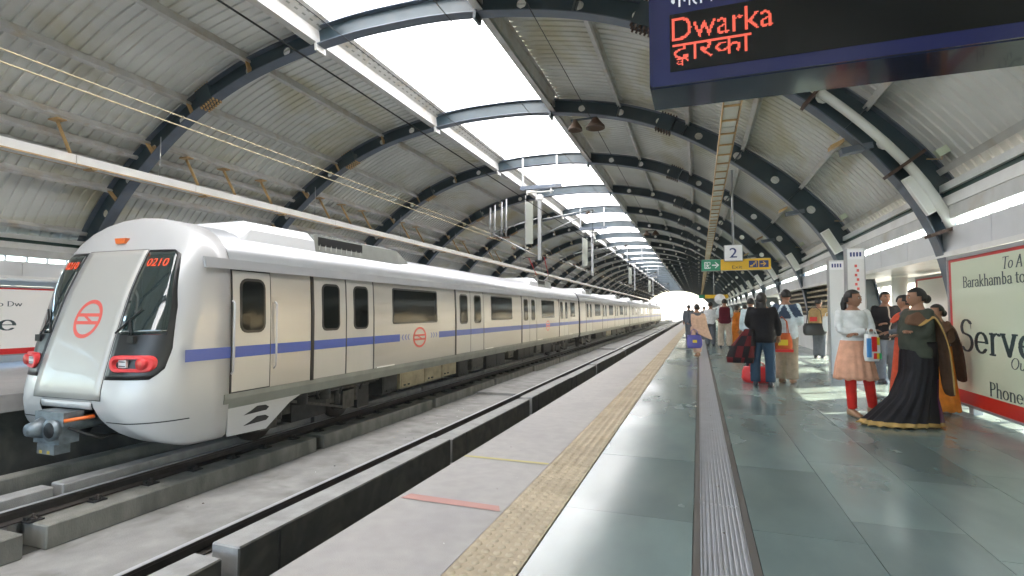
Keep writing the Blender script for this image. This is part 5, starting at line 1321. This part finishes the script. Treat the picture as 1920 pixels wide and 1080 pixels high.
pk = person('woman in pale peach shawl over grey green clothes walking with a violet bag', -.06, 16.85, 205, 1.56, ([(-.18, 0, 1.38), (-.22, .05, 1.10), (-.27, .0, .84)], 'hold'), stance=.10, step=.16, yaw=10, hair='bun', build=1.08, face=False, vox=.028,
    wear=[('salwar', LG_, C['pink'], dict(r=[.11, .10, .075], g=.02, end=.12)), ('kameez', SK, C['gry'], dict(rings=[(1.05, 0, 0, .17, .13), (.80, 0, 0, .20, .16), (.55, 0, 0, .24, .20)], folds=7, amp=.04)), ('blouse', TP, C['gry'], dict(hem=.95, g=.02)),
          ('shawl', DR, C['pink'], dict(rows=[[(-.22, -.10, 1.15), (-.05, -.16, 1.15), (.12, -.14, 1.15)], [(-.24, -.02, 1.34), (-.03, -.12, 1.38), (.16, -.12, 1.34)], [(-.23, .04, 1.42), (0, .03, 1.50), (.21, .04, 1.42)], [(-.25, .15, 1.28), (0, .16, 1.36), (.26, .12, 1.28)], [(-.26, .20, 1.0), (-.02, .20, 1.05), (.27, .17, 1.0)], [(-.33, .24, .72), (-.10, .23, .80), (.20, .2, .84)], [(-.44, .26, .50), (-.22, .25, .60), (.05, .22, .72)]])), ('sandal', SH, C['tanshoe'], {})])
vs_ = person('man in maroon sleeveless sweater and beige trousers seen from behind', .90, 21.2, 178, 1.80, ('hold', 'hold'), stance=.14, yaw=0, hair='short', build=1.05, face=False, vox=.03,
    wear=[('trousers', LG_, C['beige'], dict(r=[.105, .085, .085], g=.02, end=.06)), ('shirt', TP, C['lblue'], dict(hem=.95, g=.014, sg=.014)), ('sweater', TP, C['maroon'], dict(hem=.84, g=.035, sleeve=0)), ('shoe', SH, C['shoe'], {})])
fr_ = person('man in dark grey suit standing alone near the platform edge far away', -.46, 26.8, 170, 1.66, ('up', 'down'), stance=.09, hair='short', face=False, vox=.03, wear=[('trousers', LG_, C['gry'], dict(end=.06)), ('jacket', TP, C['gry'], dict(hem=.78, g=.03, sg=.015)), ('shoe', SH, C['shoe'], {})])
bm_ = person('man in camel jacket and grey trousers with a black shoulder bag', 3.25, 17.3, 150, 1.70, ('hold', 'down'), stance=.09, yaw=-20, hair='short', face=False, vox=.03, wear=[('trousers', LG_, C['gry'], dict(end=.06)), ('jacket', TP, C['camel'], dict(hem=.80, g=.032, sg=.016)), ('shoe', SH, C['shoe'], {})])
person('man with dark jacket and folded arms facing the camera behind the girl', 3.30, 11.7, 8, 1.70, ('crossR', 'crossL'), hair='short', vox=.024, build=1.0, wear=[('trousers', LG_, C['gry'], dict(end=.06)), ('shirt', TP, C['beige'], dict(hem=.84, g=.018)), ('jacket', TP, C['blk'], dict(hem=.80, g=.032, sg=.016, stripes=(C['beige'], 'zip'))), ('shoe', SH, C['shoe'], {})])
person('person in red orange shawl partly hidden behind the woman in the sari', 3.02, 9.75, -120, 1.58, ('hold', 'hold'), hair='bun', face=False, vox=.024, wear=[('skirt', SK, C['redo'], dict(rings=[(1.0, 0, 0, .19, .16), (.6, 0, 0, .22, .2), (.04, 0, 0, .28, .26)], folds=10, amp=.05)), ('blouse', TP, C['gry'], dict(hem=.9, g=.02)), ('shawl', DR, C['redo'], dict(rows=shawl(-1, .6, .05))), ('shawl', DR, C['redo'], dict(rows=shawl(1, .6, .05)))])
person('person dressed in bright orange standing beside the billboard edge', 3.0, 8.55, -70, 1.42, ('down', 'hold'), hair='bun', vox=.024, face=False, wear=[('skirt', SK, C['org'], dict(rings=[(1.04, 0, 0, .18, .15), (.6, 0, 0, .21, .19), (.04, 0, 0, .27, .25)], folds=12, amp=.05, hem=(C['gold'], .12))), ('blouse', TP, C['brn'], dict(hem=.9, g=.02)), ('shawl', DR, C['brn'], dict(rows=shawl(1, .5, .05)))])
person('woman in orange sari just beyond the maroon sweater', 1.38, 22.3, 185, 1.56, ('down', 'hold'), hair='bun', face=False, vox=.03, wear=[('sari', SK, C['org'], dict(rings=[(1.04, 0, 0, .18, .15), (.6, 0, 0, .22, .2), (.03, 0, 0, .30, .28)], folds=12, amp=.05)), ('blouse', TP, C['org'], dict(hem=.9, g=.02, sleeve=.3)), ('shawl', DR, C['org'], dict(rows=shawl(-1, .6, .04)))])
person('man in black clothes between the orange sari and the arches', 1.72, 22.9, 175, 1.62, ('down', 'down'), hair='short', face=False, vox=.03, wear=[('trousers', LG_, C['blk'], dict(end=.06)), ('jacket', TP, C['blk'], dict(hem=.78, g=.03)), ('shoe', SH, C['shoe'], {})])
person('man in pale grey shirt half hidden behind the black jacket', 1.22, 14.4, 180, 1.66, ('down', 'down'), hair='short', face=False, vox=.03, wear=[('trousers', LG_, C['gry'], dict(end=.06)), ('shirt', TP, C['lblue'], dict(hem=.84, g=.025)), ('shoe', SH, C['shoe'], {})])
person('man in white shirt facing away, left of the maroon sweater', .42, 22.0, 165, 1.70, ('hold', 'down'), hair='short', face=False, vox=.03, wear=[('trousers', LG_, C['gry'], dict(end=.06)), ('shirt', TP, C['wht'], dict(hem=.84, g=.025)), ('shoe', SH, C['shoe'], {})])
person('dark haired passenger in the aisle beyond the folded arms man', 3.95, 13.0, 30, 1.66, ('down', 'down'), hair='short', face=True, vox=.03, wear=[('trousers', LG_, C['gry'], dict(end=.06)), ('shirt', TP, C['redo'], dict(hem=.84, g=.025)), ('shoe', SH, C['shoe'], {})])
for i, (x, y, c, lb) in enumerate(((.3, 34, 'gry', 'small distant passenger in grey'), (1.4, 37, 'blk', 'small distant passenger in black'), (2.0, 31, 'camel', 'small distant passenger in camel brown'), (.8, 44, 'wht', 'tiny distant passenger in white'))):
    person(lb, x, y, 175, 1.66, ('down', 'down'), hair='short', face=False, vox=.04, wear=[('trousers', LG_, C['gry'], dict(end=.06)), ('jacket', TP, C[c], dict(hem=.78, g=.03))])
# ------------------------------------------------------------------ bags
def softbag(name, label, c, sz, m, rz=0, handle=None, extra=None, pow_=.6, cat='bag'):
    t = thing(name, label, cat, c, R(rz)); b = MB(); n = 20; rs = []
    for i in range(9):
        v = i / 8; z = v * sz[2]; w = (1 - abs(2 * v - 1) ** 5) ** .35 * (1 - .12 * v); w = max(w, .72 if 0 < i < 8 else .8)
        r = []
        for k in range(n):
            a = 2 * math.pi * k / n; cx_, sy_ = math.cos(a), math.sin(a); f = .03 * math.sin(5 * a + 6 * v)
            r.append((math.copysign(abs(cx_) ** pow_, cx_) * sz[0] / 2 * (w + f), math.copysign(abs(sy_) ** pow_, sy_) * sz[1] / 2 * (w + f), z))
        rs.append(r)
    b.rings(rs, m, True); b.obj('bag_body', t)
    if handle:
        for sy_ in (-1, 1):
            b = MB(); hw, hh = handle; b.tube([(-hw, sy_ * sz[1] * .3, sz[2] * .95), (-hw * .8, sy_ * sz[1] * .12, sz[2] + hh * .7), (0, 0, sz[2] + hh), (hw * .8, sy_ * sz[1] * .12, sz[2] + hh * .7), (hw, sy_ * sz[1] * .3, sz[2] * .95)], .008, m, 6); b.obj('handle', t)
    if extra:
        for nm, x0, x1, z0, z1, mm in extra:
            b = MB(); b.box(x0, x1, -sz[1] / 2 - .012, -sz[1] / 2 + .01, z0, z1, mm); b.obj(nm, t)
    return t
softbag('duffel_bag', 'bright red duffel bag on the floor behind the blue jeans', (1.02, 10.98, 0), (.58, .30, .29), C['redbag'], 8, (.13, .10), [('white_tag', -.16, -.14, .18, .20, C['plastic'])])
softbag('carrier_bag', 'violet carrier bag with a yellow emblem hanging from a hand', (-.14, 16.55, .26), (.46, .12, .38), C['viol'], 6, (.10, .18), [('yellow_emblem', -.05, .07, .16, .24, C['yelp'])], .35)
softbag('handbag', 'orange patterned handbag with red rim between the two standing people', (1.42, 10.72, .60), (.34, .14, .34), C['handb'], 10, (.10, .30), [('red_rim', -.16, .16, .0, .05, C['redp']), ('yellow_patch', -.09, .07, .12, .22, C['yelp'])])
softbag('shoulder_bag', 'black shoulder bag at the hip of the camel jacket man', (3.08, 17.0, .66), (.62, .2, .34), C['leather'], -6, (.2, .5), [('red_patch', -.12, .06, .40, .52, C['redp'])])
softbag('plastic_bag', 'white plastic bag carried beside the black shoulder bag', (3.42, 16.95, .78), (.34, .14, .42), C['plastic'], 4, (.08, .12))
t = softbag('printed_bag', 'small bag printed in blue, red, yellow and green hanging from folded arms', (1.99, 7.60, .72), (.19, .09, .33), C['plastic'], 22, (.05, .08), [('blue_print', -.09, -.045, .05, .28, C['bluep']), ('red_print', -.03, .025, .12, .30, C['redp']), ('yellow_print', .03, .06, .20, .29, C['yelp']), ('red_print', -.01, .02, .03, .10, C['redp']), ('yellow_print', .022, .05, .03, .10, C['yelp']), ('green_print', .052, .08, .03, .10, C['grnp'])], .5)
b = MB(); rs = []
for z, cx_, rx, ry in ((1.02, .04, .07, .05), (.9, .0, .13, .08), (.72, -.06, .19, .11), (.52, -.10, .22, .12), (.42, -.12, .20, .10)):
    rs.append([(cx_ + rx * (1 + .12 * math.sin(5 * a_ + z * 9)) * math.cos(a_), ry * (1 + .12 * math.sin(4 * a_)) * math.sin(a_), z) for a_ in [2 * math.pi * k / 24 for k in range(24)]])
b.rings(rs, C['blk'], True)
i2 = b.mi(C['dkred'])
for fi, f in enumerate(b.f):
    c = sum((Vector(b.v[k]) for k in f), Vector()) / len(f)
    if math.sin(c.x * 30 + c.z * 9) > .35: b.m[fi] = i2
o = b.obj('folded_coat', None, label='black and dark red coat hanging over the arm of the person in jeans', cat='coat'); o.location = (.80, 10.28, 0)
